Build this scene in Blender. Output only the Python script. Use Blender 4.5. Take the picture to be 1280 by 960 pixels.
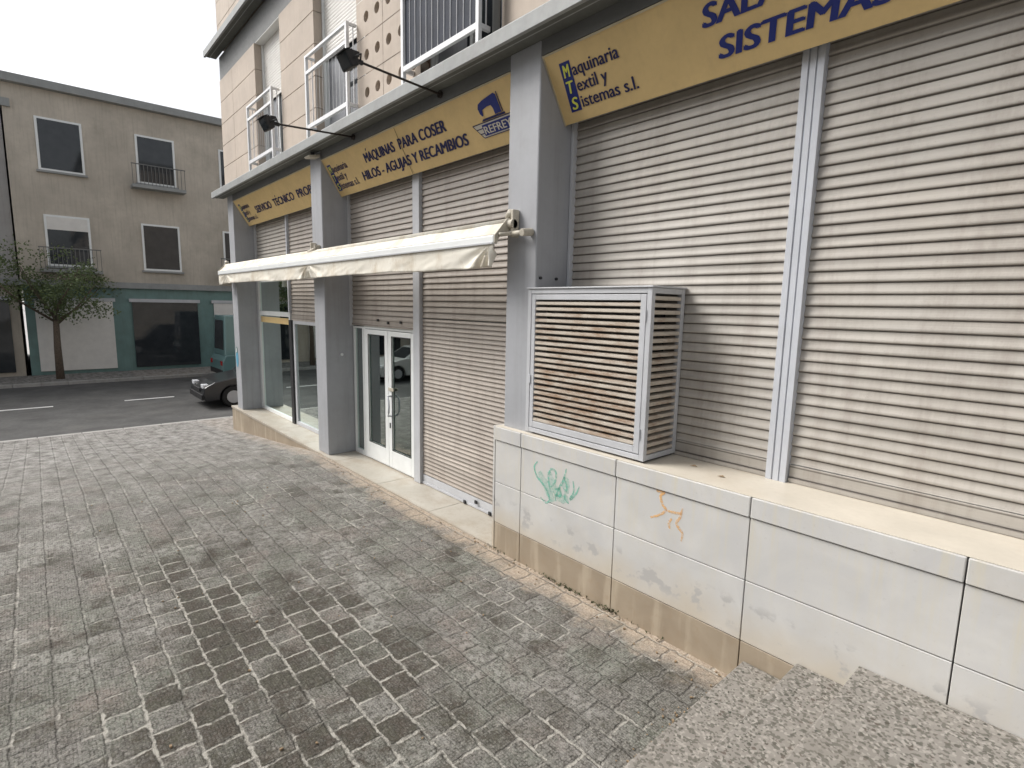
import bpy, bmesh, math, random
from mathutils import Matrix, Vector, noise
R = math.radians
random.seed(11)
for o in list(bpy.data.objects): bpy.data.objects.remove(o, do_unlink=True)
scene = bpy.context.scene
COL = scene.collection

# ------------------------------------------------------------------ camera
CAM = Vector((0.0, -3.3, 2.409))
yaw, pitch, roll = .846244, .142614, .0200169
def cam_axes():
    cy, sy, cp, sp, cr, sr = math.cos(yaw), math.sin(yaw), math.cos(pitch), math.sin(pitch), math.cos(roll), math.sin(roll)
    f = Vector((-sy*cp, cy*cp, -sp)); r0 = Vector((cy, sy, 0)); u0 = r0.cross(f)
    return cr*r0+sr*u0, -sr*r0+cr*u0, f
_r, _u, _f = cam_axes()
cd = bpy.data.cameras.new('camera'); cam = bpy.data.objects.new('camera', cd); COL.objects.link(cam)
m = Matrix.Identity(4)
for i in range(3): m[i][0] = _r[i]; m[i][1] = _u[i]; m[i][2] = -_f[i]; m[i][3] = CAM[i]
cam.matrix_world = m
cd.sensor_fit = 'HORIZONTAL'; cd.sensor_width = 36; cd.lens = 36*678.13/1280; cd.clip_start = .05; cd.clip_end = 2000
scene.camera = cam

# ------------------------------------------------------------------ sky and sun (bright overcast)
w = bpy.data.worlds.new('World'); scene.world = w; w.use_nodes = True
nt = w.node_tree; nt.nodes.clear()
out = nt.nodes.new('ShaderNodeOutputWorld'); bg = nt.nodes.new('ShaderNodeBackground')
sky = nt.nodes.new('ShaderNodeTexSky'); sky.sky_type = 'NISHITA'; sky.sun_disc = False
hs = nt.nodes.new('ShaderNodeHueSaturation'); hs.inputs['Saturation'].default_value = .22
SUN = Vector((-.95, -.75, 1.25)).normalized()
sky.sun_elevation = math.asin(SUN.z); sky.sun_rotation = math.atan2(SUN.x, SUN.y)
sky.air_density = 1.0; sky.dust_density = 4.0
nt.links.new(sky.outputs[0], hs.inputs['Color']); nt.links.new(hs.outputs[0], bg.inputs['Color'])
bg.inputs['Strength'].default_value = .13; nt.links.new(bg.outputs[0], out.inputs[0])
sl = bpy.data.lights.new('sun', 'SUN'); sl.energy = 1.7; sl.angle = R(28); sl.color = (1, .965, .92)
so = bpy.data.objects.new('sun', sl); COL.objects.link(so); so.rotation_euler = SUN.to_track_quat('Z', 'Y').to_euler()
so.location = (0, -10, 20)
scene.view_settings.view_transform = 'Standard'; scene.view_settings.look = 'None'
scene.view_settings.exposure = .68; scene.view_settings.gamma = 1

# ------------------------------------------------------------------ helpers
class MB:
    def __init__(s): s.v = []; s.f = []
    def quad(s, *p):
        n = len(s.v); s.v += [tuple(q) for q in p]; s.f.append(tuple(range(n, n+len(p))))
    def box(s, x0, x1, y0, y1, z0, z1, M=None):
        n = len(s.v)
        P = [(x0,y0,z0),(x1,y0,z0),(x1,y1,z0),(x0,y1,z0),(x0,y0,z1),(x1,y0,z1),(x1,y1,z1),(x0,y1,z1)]
        if M: P = [tuple(M @ Vector(p)) for p in P]
        s.v += P
        for a in ((0,3,2,1),(4,5,6,7),(0,1,5,4),(1,2,6,5),(2,3,7,6),(3,0,4,7)): s.f.append(tuple(n+i for i in a))
        return s
    def prism(s, pts, a0, a1, axis='x'):
        # pts: closed 2D outline, extruded along axis
        n = len(s.v); k = len(pts)
        def mk(p, a):
            if axis == 'x': return (a, p[0], p[1])
            if axis == 'y': return (p[0], a, p[1])
            return (p[0], p[1], a)
        s.v += [mk(p, a0) for p in pts] + [mk(p, a1) for p in pts]
        for i in range(k): j = (i+1) % k; s.f.append((n+i, n+j, n+k+j, n+k+i))
        s.f.append(tuple(n+i for i in reversed(range(k)))); s.f.append(tuple(n+k+i for i in range(k)))
        return s
    def sheet(s, prof, x0, x1, nx=1, wave=0):
        # open profile of (y,z) swept in x
        n = len(s.v); k = len(prof)
        for i in range(nx+1):
            x = x0+(x1-x0)*i/nx
            s.v += [(x, p[0]+(wave*noise.noise(Vector((x*1.3, p[1]*1.7, 7)))+wave*.35*noise.noise(Vector((x*6, p[1]*9, 3))) if wave else 0), p[1]+(wave*.5*noise.noise(Vector((x*1.1, p[1]*2.3, 1))) if wave else 0)) for p in prof]
        for i in range(nx):
            for j in range(k-1): a = n+i*k+j; s.f.append((a, a+k, a+k+1, a+1))
        return s
    def tube(s, pts, r, n=10, cap=True, r1=None):
        pts = [Vector(p) for p in pts]; b = len(s.v); m = len(pts)
        for i, p in enumerate(pts):
            d = (pts[min(i+1, m-1)]-pts[max(i-1, 0)]).normalized()
            a = d.cross(Vector((0, 0, 1)) if abs(d.z) < .9 else Vector((1, 0, 0))).normalized(); c = d.cross(a)
            rr = r if r1 is None else r+(r1-r)*i/max(1, m-1)
            for k in range(n):
                t = 2*math.pi*k/n; q = p+a*math.cos(t)*rr+c*math.sin(t)*rr; s.v.append(tuple(q))
        for i in range(m-1):
            for k in range(n):
                k2 = (k+1) % n; s.f.append((b+i*n+k, b+i*n+k2, b+(i+1)*n+k2, b+(i+1)*n+k))
        if cap:
            s.f.append(tuple(b+k for k in reversed(range(n)))); s.f.append(tuple(b+(m-1)*n+k for k in range(n)))
        return s
    def ribbon(s, pts, wd, y):
        # flat stroke in the xz plane
        P = [Vector((p[0], 0, p[1])) for p in pts]; m = len(P); b = len(s.v)
        for i, p in enumerate(P):
            d = (P[min(i+1, m-1)]-P[max(i-1, 0)]).normalized(); nn = Vector((-d.z, 0, d.x))
            ww = wd*(.55+.45*math.sin(math.pi*(i+.5)/m))*random.uniform(.8, 1.2)/2
            s.v.append((p.x+nn.x*ww, y, p.z+nn.z*ww)); s.v.append((p.x-nn.x*ww, y, p.z-nn.z*ww))
        for i in range(m-1): a = b+2*i; s.f.append((a, a+1, a+3, a+2))
        return s

def obj(name, mb, mat, parent=None, bevel=0, smooth=False, seg=2):
    me = bpy.data.meshes.new(name); me.from_pydata(mb.v, [], mb.f); me.update()
    bm = bmesh.new(); bm.from_mesh(me); bmesh.ops.recalc_face_normals(bm, faces=bm.faces[:]) if len(bm.faces) < 60000 else None
    bm.to_mesh(me); bm.free()
    me.materials.append(mat)
    if smooth:
        for p in me.polygons: p.use_smooth = True
    o = bpy.data.objects.new(name, me); COL.objects.link(o)
    if parent is not None:
        o.parent = parent; o.matrix_parent_inverse = Matrix.Translation(-parent.location)
    if bevel:
        b = o.modifiers.new('bevel', 'BEVEL'); b.width = bevel; b.segments = seg; b.limit_method = 'ANGLE'; b.angle_limit = R(40)
    return o
def tag(o, label=None, cat=None, group=None, kind=None):
    if label: o['label'] = label
    if cat: o['category'] = cat
    if group: o['group'] = group
    if kind: o['kind'] = kind
    return o
def thing(name, label, cat, loc=(0, 0, 0), group=None):
    o = bpy.data.objects.new(name, None); COL.objects.link(o); o.location = loc; o.empty_display_size = .2
    return tag(o, label, cat, group)
def copy_tree(o, parent=None):
    c = o.copy(); COL.objects.link(c); c.parent = parent
    if parent is not None: c.matrix_parent_inverse = o.matrix_parent_inverse.copy()
    for ch in [q for q in bpy.data.objects if q.parent == o]: copy_tree(ch, c)
    return c

# ------------------------------------------------------------------ materials
class NT:
    def __init__(s, name):
        s.m = bpy.data.materials.new(name); s.m.use_nodes = True; s.t = s.m.node_tree; s.t.nodes.clear()
        s.out = s.n('OutputMaterial'); s.co = s.n('TexCoord')
    def n(s, typ, **kw):
        x = s.t.nodes.new('ShaderNode'+typ)
        for k, v in kw.items():
            if k in x.inputs.keys(): x.inputs[k].default_value = v
            else: setattr(x, k, v)
        return x
    def l(s, a, b): s.t.links.new(a, b)
    def map(s, scale=(1, 1, 1), loc=(0, 0, 0), rot=(0, 0, 0)):
        mp = s.n('Mapping'); mp.inputs['Scale'].default_value = scale; mp.inputs['Location'].default_value = loc; mp.inputs['Rotation'].default_value = rot
        s.l(s.co.outputs['Object'], mp.inputs[0]); return mp.outputs[0]
    def noise(s, scale, detail=4, vec=None, rough=.55, dist=0):
        x = s.n('TexNoise'); x.inputs['Scale'].default_value = scale; x.inputs['Detail'].default_value = detail
        x.inputs['Roughness'].default_value = rough; x.inputs['Distortion'].default_value = dist
        s.l(vec if vec is not None else s.co.outputs['Object'], x.inputs['Vector']); return x.outputs['Fac']
    def ramp(s, fac, stops):
        x = s.n('ValToRGB'); e = x.color_ramp.elements
        while len(e) < len(stops): e.new(.5)
        for i, (p, c) in enumerate(stops):
            e[i].position = p; e[i].color = (c, c, c, 1) if not isinstance(c, tuple) else (*c, 1)
        s.l(fac, x.inputs[0]); return x.outputs[0]
    def mix(s, fac, a, b, mode='MIX'):
        x = s.n('Mix', data_type='RGBA', blend_type=mode)
        for v, i in ((fac, 0), (a, 6), (b, 7)):
            if hasattr(v, 'is_output'): s.l(v, x.inputs[i])
            else: x.inputs[i].default_value = v if i == 0 else (*v, 1)
        return x.outputs[2]
    def math(s, op, a, b=0.0, clamp=False):
        x = s.n('Math', operation=op); x.use_clamp = clamp
        for v, i in ((a, 0), (b, 1)):
            if hasattr(v, 'is_output'): s.l(v, x.inputs[i])
            else: x.inputs[i].default_value = v
        return x.outputs[0]
    def xyz(s):
        x = s.n('SeparateXYZ'); s.l(s.co.outputs['Object'], x.inputs[0]); return x.outputs
    def bump(s, h, strength=.3, dist=.01):
        x = s.n('Bump'); x.inputs['Strength'].default_value = strength; x.inputs['Distance'].default_value = dist
        s.l(h, x.inputs['Height']); return x.outputs[0]
    def fin(s, color, rough=.6, bump=None, metal=0, spec=.5):
        p = s.n('BsdfPrincipled')
        for v, i in ((color, 'Base Color'), (rough, 'Roughness')):
            if hasattr(v, 'is_output'): s.l(v, p.inputs[i])
            else: p.inputs[i].default_value = v if i == 'Roughness' else (*v, 1)
        p.inputs['Metallic'].default_value = metal; p.inputs['Specular IOR Level'].default_value = spec
        if bump is not None: s.l(bump, p.inputs['Normal'])
        s.l(p.outputs[0], s.out.inputs[0]); s.p = p; return s.m

def plain(name, c, rough=.55, var=.12, scale=6, dirt=0, metal=0, dirtc=(.12, .1, .08), bump=.15, streak=0):
    t = NT(name)
    n1 = t.noise(scale, 6); n2 = t.noise(scale*9, 4)
    lo = tuple(x*(1-var) for x in c); hi = tuple(min(1, x*(1+var)) for x in c)
    col = t.mix(t.ramp(n1, [(.3, 0.), (.7, 1.)]), lo, hi)
    col = t.mix(t.math('MULTIPLY', t.ramp(n2, [(.45, 0.), (.75, 1.)]), .35*min(1, var*5)), col, tuple(x*.75 for x in c))
    if dirt:
        d = t.ramp(t.noise(scale*.7, 8, rough=.7), [(.5, 0.), (.72, 1.)])
        col = t.mix(t.math('MULTIPLY', d, dirt), col, dirtc)
    if streak:
        d = t.ramp(t.noise(1, 5, t.map((14, 14, .7)), .65), [(.5, 0.), (.75, 1.)])
        col = t.mix(t.math('MULTIPLY', d, streak), col, dirtc)
    rg = t.math('MULTIPLY_ADD', n2, .25); 
    x = rg.node; x.inputs[2].default_value = rough-.12
    return t.fin(col, rg, t.bump(n2, bump, .003) if bump else None, metal)

def mat_shutter(name, c, tint=(.20, .16, .13), amt=.55, pitch=.072):
    t = NT(name)
    per = t.noise(1, 3, t.map((.35, 1, 13.9)), .6)
    col = t.mix(t.ramp(per, [(.3, 0.), (.7, 1.)]), tuple(x*.84 for x in c), tuple(x*1.12 for x in c))
    big = t.noise(1.1, 6)
    col = t.mix(t.math('MULTIPLY', t.ramp(big, [(.42, 0.), (.7, 1.)]), .3), col, (c[0]*.8, c[1]*.74, c[2]*.68))
    st = t.ramp(t.noise(1, 7, t.map((7, 7, .8)), .75), [(.47, 0.), (.66, 1.)])
    col = t.mix(t.math('MULTIPLY', st, amt*.55), col, tint)
    sp = t.ramp(t.noise(38, 5, rough=.75), [(.6, 0.), (.74, 1.)])
    col = t.mix(t.math('MULTIPLY', sp, amt*.7), col, tint)
    # dark line along the joint between two slats, at the pitch of the slats
    z = t.xyz()[2]
    fr = t.math('FRACT', t.math('DIVIDE', z, pitch))
    j = t.ramp(fr, [(0, 1.), (.06, .5), (.11, 0.), (.90, 0.), (.97, .9)])
    col = t.mix(t.math('MULTIPLY', j, t.math('MULTIPLY_ADD', big, .65)), col, (.05, .04, .032))
    return t.fin(col, .5, t.bump(t.noise(120, 3), .12, .002), 0, .4)

M = {}
M['shutter'] = mat_shutter('painted_shutter', (.435, .407, .366), amt=.55)
M['shutter_warm'] = mat_shutter('weathered_shutter', (.40, .36, .32), amt=.7)
M['shutter_fine'] = mat_shutter('weathered_fine_shutter', (.42, .375, .33), amt=.7, pitch=.052)
M['pillar'] = plain('blue_grey_paint', (.36, .368, .388), .5, .07, 1.6, .22, dirtc=(.2, .195, .185), streak=.28)
M['fascia'] = plain('fascia_paint', (.29, .30, .295), .6, .12, 2.2, .35, dirtc=(.22, .21, .2), streak=.25)
M['soffit'] = plain('soffit_painted_shade', (.115, .118, .105), .7, .15, 2.2, .3, dirtc=(.06, .06, .05), streak=.2)  # darker than the fascia: the shade under the overhang is put into this colour
M['beam'] = plain('beam_paint', (.145, .148, .145), .6, .1, 2.2, .25, dirtc=(.12, .12, .12))
M['stone'] = plain('beige_stone', (.50, .425, .355), .8, .10, 1.3, .16, dirtc=(.3, .25, .2), streak=.2)
M['stone_hole'] = plain('hole_stone', (.30, .2, .15), .9, .1, 3)
M['dark_gap'] = plain('dark_gap', (.03, .028, .025), .9, .1, 3, bump=0)
M['wall_white'] = plain('white_plaster', (.7, .7, .68), .8, .06, 2)
M['alu'] = plain('brushed_aluminium_paint', (.50, .51, .53), .42, .06, 5, .15, dirtc=(.3, .29, .28), streak=.12)
M['alu_pale'] = plain('pale_aluminium', (.55, .57, .61), .4, .05, 5, .15, dirtc=(.35, .34, .34), streak=.15)
M['white_frame'] = plain('white_frame', (.78, .80, .79), .35, .04, 4, .12, dirtc=(.45, .43, .4))
M['white_rail'] = plain('white_railing', (.75, .76, .77), .4, .05, 6, .2, dirtc=(.4, .38, .35))
M['black'] = plain('black_metal', (.018, .018, .02), .5, .2, 20)
M['black_rust'] = plain('rusty_black_rod', (.03, .022, .018), .7, .3, 20)
M['rubber'] = plain('rubber', (.02, .02, .02), .8, .2, 20)
M['gold'] = plain('ochre_board', (.67, .49, .225), .55, .06, 3, .18, dirtc=(.46, .32, .17), streak=.22)
M['gold_edge'] = plain('sign_edge', (.5, .43, .3), .5, .1, 4, .3)
M['ink'] = plain('navy_ink', (.012, .013, .075), .45, .1, 8, bump=0)
M['ink_blue'] = plain('royal_ink', (.010, .022, .17), .45, .1, 8, bump=0)
M['yellow'] = plain('yellow_ink', (.66, .68, .10), .5, .05, 8, bump=0)
M['paleink'] = plain('pale_ink', (.60, .56, .48), .5, .05, 8, bump=0)
M['cream_plastic'] = plain('cream_plastic', (.50, .46, .38), .5, .12, 12, .4, dirtc=(.2, .17, .13))
M['shut_white'] = plain('white_slat', (.72, .70, .66), .5, .05, 4, .1, dirtc=(.4, .37, .33))
M['bluescreen'] = plain('blue_screen', (.02, .026, .042), .8, .25, 5)
M['curtain'] = plain('curtain', (.30, .31, .33), .8, .2, 3)
M['teal'] = plain('teal_cladding', (.15, .25, .235), .5, .1, 2, .4, dirtc=(.1, .14, .13), streak=.3)
M['beige_wall'] = plain('beige_render', (.5, .45, .38), .85, .14, .8, .5, dirtc=(.3, .27, .22), streak=.5)
M['grey_wall'] = plain('grey_render', (.38, .37, .36), .85, .08, .8, .2, streak=.2)
M['room'] = plain('room_wall', (.6, .62, .6), .85, .05, 1)
M['roomfloor'] = plain('room_floor', (.66, .68, .66), .35, .05, 1)
M['shelfmat'] = plain('shelf_grey', (.20, .2, .2), .5, .1, 3)
M['carton'] = plain('carton', (.35, .26, .17), .8, .1, 5)
M['asphalt'] = plain('asphalt', (.075, .074, .072), .9, .3, 1.3, .5, dirtc=(.13, .125, .115))
M['kerb'] = plain('kerb_stone', (.36, .35, .33), .85, .12, 6, .3)
M['marble'] = plain('cream_marble', (.60, .55, .465), .42, .07, 3, .35, dirtc=(.48, .40, .30), bump=.06)
M['blue_plastic'] = plain('blue_plastic', (.10, .33, .47), .5, .08, 6)
M['bark'] = plain('bark', (.13, .1, .075), .95, .3, 25, bump=.6)

def mat_step():
    t = NT('worn_marble_step'); X = t.xyz()
    col = t.mix(t.ramp(t.noise(1.7, 8, dist=.6), [(.3, 0.), (.7, 1.)]), (.38, .35, .295), (.48, .455, .40))
    d = t.ramp(t.noise(2.3, 8, t.map((1, 1.6, 1), (2, 5, 1)), .7), [(.47, 0.), (.60, 1.)])
    col = t.mix(t.math('MULTIPLY', d, .5), col, (.33, .27, .20))
    d = t.ramp(t.noise(26, 7, rough=.8), [(.52, 0.), (.66, 1.)]); col = t.mix(t.math('MULTIPLY', d, .35), col, (.25, .2, .15))
    e = t.ramp(t.math('ADD', X[1], t.math('MULTIPLY', t.noise(9, 4), .05)), [(.0, .6), (.06, 0.), (.46, 0.), (.54, .7)])
    col = t.mix(e, col, (.30, .24, .175))
    return t.fin(col, .5, t.bump(t.noise(60, 4), .1, .002))
M['step'] = mat_step()
def mat_marble():
    t = NT('white_marble'); X = t.xyz()
    col = t.mix(t.ramp(t.noise(2.2, 8, dist=.8), [(.3, 0.), (.7, 1.)]), (.50, .497, .49), (.60, .59, .565))
    cl = t.ramp(t.noise(9, 6, dist=.5), [(.52, 0.), (.7, 1.)])
    col = t.mix(t.math('MULTIPLY', cl, .25), col, (.52, .52, .53))
    # warm soil rising from the foot
    f = t.math('MULTIPLY_ADD', X[2], -2.6); f.node.inputs[2].default_value = 1.45
    f = t.math('ADD', f, t.math('MULTIPLY', t.math('SUBTRACT', t.noise(3, 6), .5), 1.3), True)
    col = t.mix(t.math('MULTIPLY', f, .8), col, (.52, .44, .32))
    sm = t.ramp(t.noise(1.4, 8, t.map((1, 1, 1.3), (4, 0, 2)), .7), [(.5, 0.), (.68, 1.)]); col = t.mix(t.math('MULTIPLY', sm, .4), col, (.50, .46, .39))
    sc = t.ramp(t.noise(34, 7, rough=.8), [(.58, 0.), (.68, 1.)]); col = t.mix(t.math('MULTIPLY', sc, .3), col, (.33, .31, .28))
    # run-off streaks below the coping, under the cage's corner
    st = t.ramp(t.noise(1, 6, t.map((16, 16, .9)), .7), [(.5, 0.), (.68, 1.)])
    g = t.ramp(X[2], [(.45, 0.), (1.0, 1.)])
    col = t.mix(t.math('MULTIPLY', t.math('MULTIPLY', st, g), .42), col, (.60, .54, .38))
    dk = t.ramp(t.noise(1, 5, t.map((5, 5, 6), (3, 1, 7)), .6), [(.55, 0.), (.60, 1.)])
    zz = t.ramp(X[2], [(.32, 0.), (.4, 1.), (.52, 1.), (.58, 0.)])
    col = t.mix(t.math('MULTIPLY', t.math('MULTIPLY', dk, zz), .8), col, (.40, .39, .38))
    return t.fin(col, .4, t.bump(t.noise(60, 3), .05, .002))
M['wmarble'] = mat_marble()
def mat_skirt():
    t = NT('brown_skirting')
    col = t.mix(t.ramp(t.noise(1.6, 7, dist=.6), [(.3, 0.), (.7, 1.)]), (.245, .195, .14), (.375, .31, .23))
    st = t.ramp(t.noise(1, 4, t.map((7, 7, .8), (1, 2, 3)), .5), [(.52, 0.), (.62, 1.)])
    col = t.mix(t.math('MULTIPLY', st, .35), col, (.56, .48, .37))
    d = t.ramp(t.noise(14, 6, rough=.7), [(.52, 0.), (.7, 1.)])
    col = t.mix(t.math('MULTIPLY', d, .4), col, (.3, .22, .14))
    return t.fin(col, .55, t.bump(t.noise(50, 3), .08, .002))
M['skirt'] = mat_skirt()

def mat_paving():
    t = NT('worn_paving'); X = t.xyz(); v = t.map((1, 1, 0), (0.02, 0.025, 0))
    wob = t.n('TexNoise'); wob.inputs['Scale'].default_value = 11; wob.inputs['Detail'].default_value = 5; wob.inputs['Roughness'].default_value = .65; t.l(v, wob.inputs['Vector'])
    vm = t.n('VectorMath', operation='MULTIPLY_ADD'); t.l(wob.outputs['Color'], vm.inputs[0]); vm.inputs[1].default_value = (.062, .058, 0); t.l(v, vm.inputs[2])
    bt = t.n('TexBrick'); bt.offset = .5; bt.squash = 1
    bt.inputs['Scale'].default_value = 1; bt.inputs['Mortar Size'].default_value = .015; bt.inputs['Mortar Smooth'].default_value = .8
    bt.inputs['Brick Width'].default_value = .205; bt.inputs['Row Height'].default_value = .195; bt.inputs['Bias'].default_value = 0
    bt.inputs['Color1'].default_value = (0, 0, 0, 1); bt.inputs['Color2'].default_value = (1, 1, 1, 1); bt.inputs['Mortar'].default_value = (.5, .5, .5, 1)
    t.l(vm.outputs[0], bt.inputs['Vector'])
    per = bt.outputs['Color']; mort = bt.outputs['Fac']
    g = t.n('TexVoronoi', feature='F1', distance='CHEBYCHEV'); g.inputs['Scale'].default_value = 60; g.inputs['Randomness'].default_value = .45; t.l(v, g.inputs['Vector'])
    grid = t.ramp(g.outputs['Distance'], [(.25, 1.), (.5, 0.)])
    big = t.noise(.62, 5, v, .55); mid = t.noise(2.6, 8, v, .7, .4); fine = t.noise(42, 8, v, .8); clump = t.noise(17, 8, v, .78)
    dx = t.math('MULTIPLY', t.math('ADD', X[0], 3.5), .38); dy = t.math('MULTIPLY', t.math('ADD', X[1], 2.25), .95)
    d2 = t.math('SQRT', t.math('ADD', t.math('MULTIPLY', dx, dx), t.math('MULTIPLY', dy, dy)))
    core = t.ramp(t.math('ADD', d2, t.math('MULTIPLY', t.math('SUBTRACT', big, .5), 1.4)), [(.3, 1.), (1.7, 0.)])
    dark = t.math('ADD', t.math('MULTIPLY', core, .19), mid)
    dark = t.math('ADD', dark, t.math('MULTIPLY', t.math('SUBTRACT', per, .5), .24))
    dark = t.math('ADD', dark, t.math('MULTIPLY', t.math('SUBTRACT', clump, .5), .85))
    dark = t.ramp(dark, [(.52, 0.), (.72, 1.)])
    notd = t.math('SUBTRACT', 1.0, t.math('MULTIPLY', dark, .72))
    tile = t.mix(per, (.15, .142, .13), (.20, .19, .176))
    hue = t.noise(1.3, 5, t.map((1, 1, 0), (5, 3, 0)), .6)
    tile = t.mix(t.ramp(hue, [(.45, 0.), (.56, 1.)]), tile, (.165, .175, .145))
    tile = t.mix(t.ramp(t.noise(2.1, 5, t.map((1, 1, 0), (15, 8, 0)), .6), [(.52, 0.), (.62, .8)]), tile, (.205, .165, .145))
    # drifts of lime bloom over the stones
    bl = t.ramp(t.math('ADD', t.noise(1.15, 4, t.map((.6, 1.3, 0), (1.7, 2.2, 0)), .6), t.math('MULTIPLY', t.math('SUBTRACT', clump, .5), .8)), [(.50, 0.), (.60, 1.)])
    tile = t.mix(t.math('MULTIPLY', t.math('MULTIPLY', bl, .62), notd), tile, (.37, .36, .335))
    # soot-grey film in large irregular patches
    fm = t.ramp(t.noise(.9, 9, t.map((.8, 1.2, 0), (21, 4, 0)), .78), [(.49, 0.), (.58, 1.)])
    tile = t.mix(t.math('MULTIPLY', fm, .55), tile, (.075, .072, .062))
    tile = t.mix(dark, tile, t.mix(t.ramp(t.noise(5, 3, v), [(.45, 0.), (.55, 1.)]), (.058, .047, .036), (.066, .062, .045)))
    sp = t.ramp(t.math('ADD', fine, t.math('MULTIPLY', t.math('SUBTRACT', clump, .5), 1.0)), [(.45, 1.), (.52, 0.)])
    tile = t.mix(t.math('MULTIPLY', sp, .82), tile, (.036, .032, .025))
    sp2 = t.ramp(t.noise(36, 8, v, .85), [(.525, 0.), (.575, 1.)])
    tile = t.mix(t.math('MULTIPLY', t.math('MULTIPLY', sp2, .62), t.math('MULTIPLY_ADD', notd, .75)), tile, (.35, .33, .29))
    tile.node.inputs[0].links[0].from_node.inputs[1].links[0].from_node.inputs[2].default_value = .18
    tile = t.mix(t.math('MULTIPLY', t.math('MULTIPLY', grid, .34), notd), tile, (.40, .385, .35))
    # joints: chalky among the dark stones, lost under grime elsewhere
    jf = t.ramp(t.math('ADD', t.math('MULTIPLY', core, .10), t.noise(1.6, 8, t.map((1, 1, 0), (9, 4, 0)), .78)), [(.50, 0.), (.57, 1.)])
    jm = t.math('MULTIPLY', t.ramp(mort, [(.1, 0.), (.7, 1.)]), t.ramp(t.noise(17, 8, v, .85), [(.40, 0.), (.53, 1.)]))
    ja = t.math('MULTIPLY_ADD', jf, .72); ja.node.inputs[2].default_value = .22
    col = t.mix(t.math('MULTIPLY', jm, ja), tile, t.mix(jf, (.10, .095, .085), (.42, .40, .355)))
    e = t.math('MULTIPLY_ADD', X[1], 2.3); e.node.inputs[2].default_value = .95
    e = t.math('ADD', e, t.math('MULTIPLY', t.math('SUBTRACT', t.noise(3.4, 8, v, .7), .5), 1.7), True)
    dust = t.mix(t.ramp(fine, [(.35, 0.), (.62, 1.)]), (.27, .205, .15), (.56, .47, .37))
    col = t.mix(t.math('MULTIPLY', t.ramp(e, [(.25, 0.), (.8, 1.)]), t.ramp(mort, [(.2, .9), (.8, .45)])), col, dust)
    fx = t.math('MULTIPLY_ADD', X[0], -.16); fx.node.inputs[2].default_value = -.95; fx.node.use_clamp = True
    st = t.noise(4.2, 9, t.map((.8, 1.2, 0), (3, 3, 0)), .78)
    col = t.mix(t.math('MULTIPLY', fx, .75), col, t.mix(t.ramp(st, [(.38, 0.), (.6, 1.)]), (.10, .095, .088), (.40, .385, .365)))
    h = t.math('ADD', t.math('MULTIPLY', mort, -1.5), t.math('ADD', t.math('MULTIPLY', fine, 1.3), t.math('MULTIPLY', grid, .3)))
    return t.fin(col, .88, t.bump(h, .8, .010), 0, .3)
M['paving'] = mat_paving()

def mat_terrazzo():
    t = NT('speckled_terrazzo'); v = t.map((1, 1, 1))
    base = t.mix(t.noise(4, 6), (.205, .188, .166), (.275, .255, .228))
    a = t.n('TexVoronoi', feature='F1'); a.inputs['Scale'].default_value = 36; a.inputs['Randomness'].default_value = 1; 
    wv = t.n('TexNoise'); wv.inputs['Scale'].default_value = 60; t.l(v, wv.inputs['Vector'])
    ad = t.n('VectorMath', operation='MULTIPLY_ADD'); t.l(wv.outputs['Color'], ad.inputs[0]); ad.inputs[1].default_value = (.02, .02, .02); t.l(v, ad.inputs[2])
    t.l(ad.outputs[0], a.inputs['Vector'])
    sel = t.n('SeparateColor'); t.l(a.outputs['Color'], sel.inputs[0])
    on = t.math('MULTIPLY', t.ramp(sel.outputs[0], [(.60, 0.), (.63, 1.)]), t.ramp(a.outputs['Distance'], [(.36, 1.), (.44, 0.)]))
    on = t.math('MULTIPLY', on, t.ramp(t.noise(3, 4), [(.3, .5), (.55, 1.)]))
    chip = t.mix(sel.outputs[1], (.035, .042, .03), (.11, .085, .07))
    col = t.mix(t.math('MULTIPLY', on, .95), base, chip)
    b = t.n('TexVoronoi', feature='F1'); b.inputs['Scale'].default_value = 75; t.l(v, b.inputs['Vector'])
    s2 = t.n('SeparateColor'); t.l(b.outputs['Color'], s2.inputs[0])
    col = t.mix(t.math('MULTIPLY', t.ramp(s2.outputs[0], [(.62, 0.), (.66, 1.)]), .75), col, (.10, .095, .078))
    col = t.mix(t.math('MULTIPLY', t.ramp(s2.outputs[1], [(.8, 0.), (.84, 1.)]), .5), col, (.42, .39, .35))
    d = t.ramp(t.noise(2.2, 6, rough=.7), [(.5, 0.), (.75, 1.)])
    col = t.mix(t.math('MULTIPLY', d, .4), col, (.2, .18, .15))
    return t.fin(col, .75, t.bump(t.noise(90, 4), .3, .003), 0, .3)
M['terrazzo'] = mat_terrazzo()

def mat_rusty():
    t = NT('rusty_cream_slats'); X = t.xyz()
    base = t.mix(t.noise(7, 5), (.44, .385, .32), (.56, .51, .44))
    dx = t.math('ADD', X[0], 3.05); dz = t.math('ADD', X[2], -1.72)
    # rust grows from the heart of the door and the lower corner
    d2 = t.math('SQRT', t.math('ADD', t.math('MULTIPLY', dx, dx), t.math('MULTIPLY', dz, dz)))
    k = t.math('MULTIPLY', t.ramp(d2, [(.1, 1.), (1.1, 0.)]), .13)
    r = t.math('ADD', t.noise(3.4, 9, t.map((.9, 1, 3.2)), .78), k)
    r = t.ramp(r, [(.53, 0.), (.72, 1.)])
    col = t.mix(t.math('MULTIPLY', r, .78), base, t.mix(t.noise(22, 5), (.16, .075, .03), (.30, .17, .085)))
    s = t.ramp(t.noise(30, 6, rough=.75), [(.58, 0.), (.7, 1.)])
    col = t.mix(t.math('MULTIPLY', s, .45), col, (.2, .13, .08))
    return t.fin(col, .65, t.bump(t.noise(60, 3), .15, .002), 0, .3)
M['rusty'] = mat_rusty()
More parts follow.
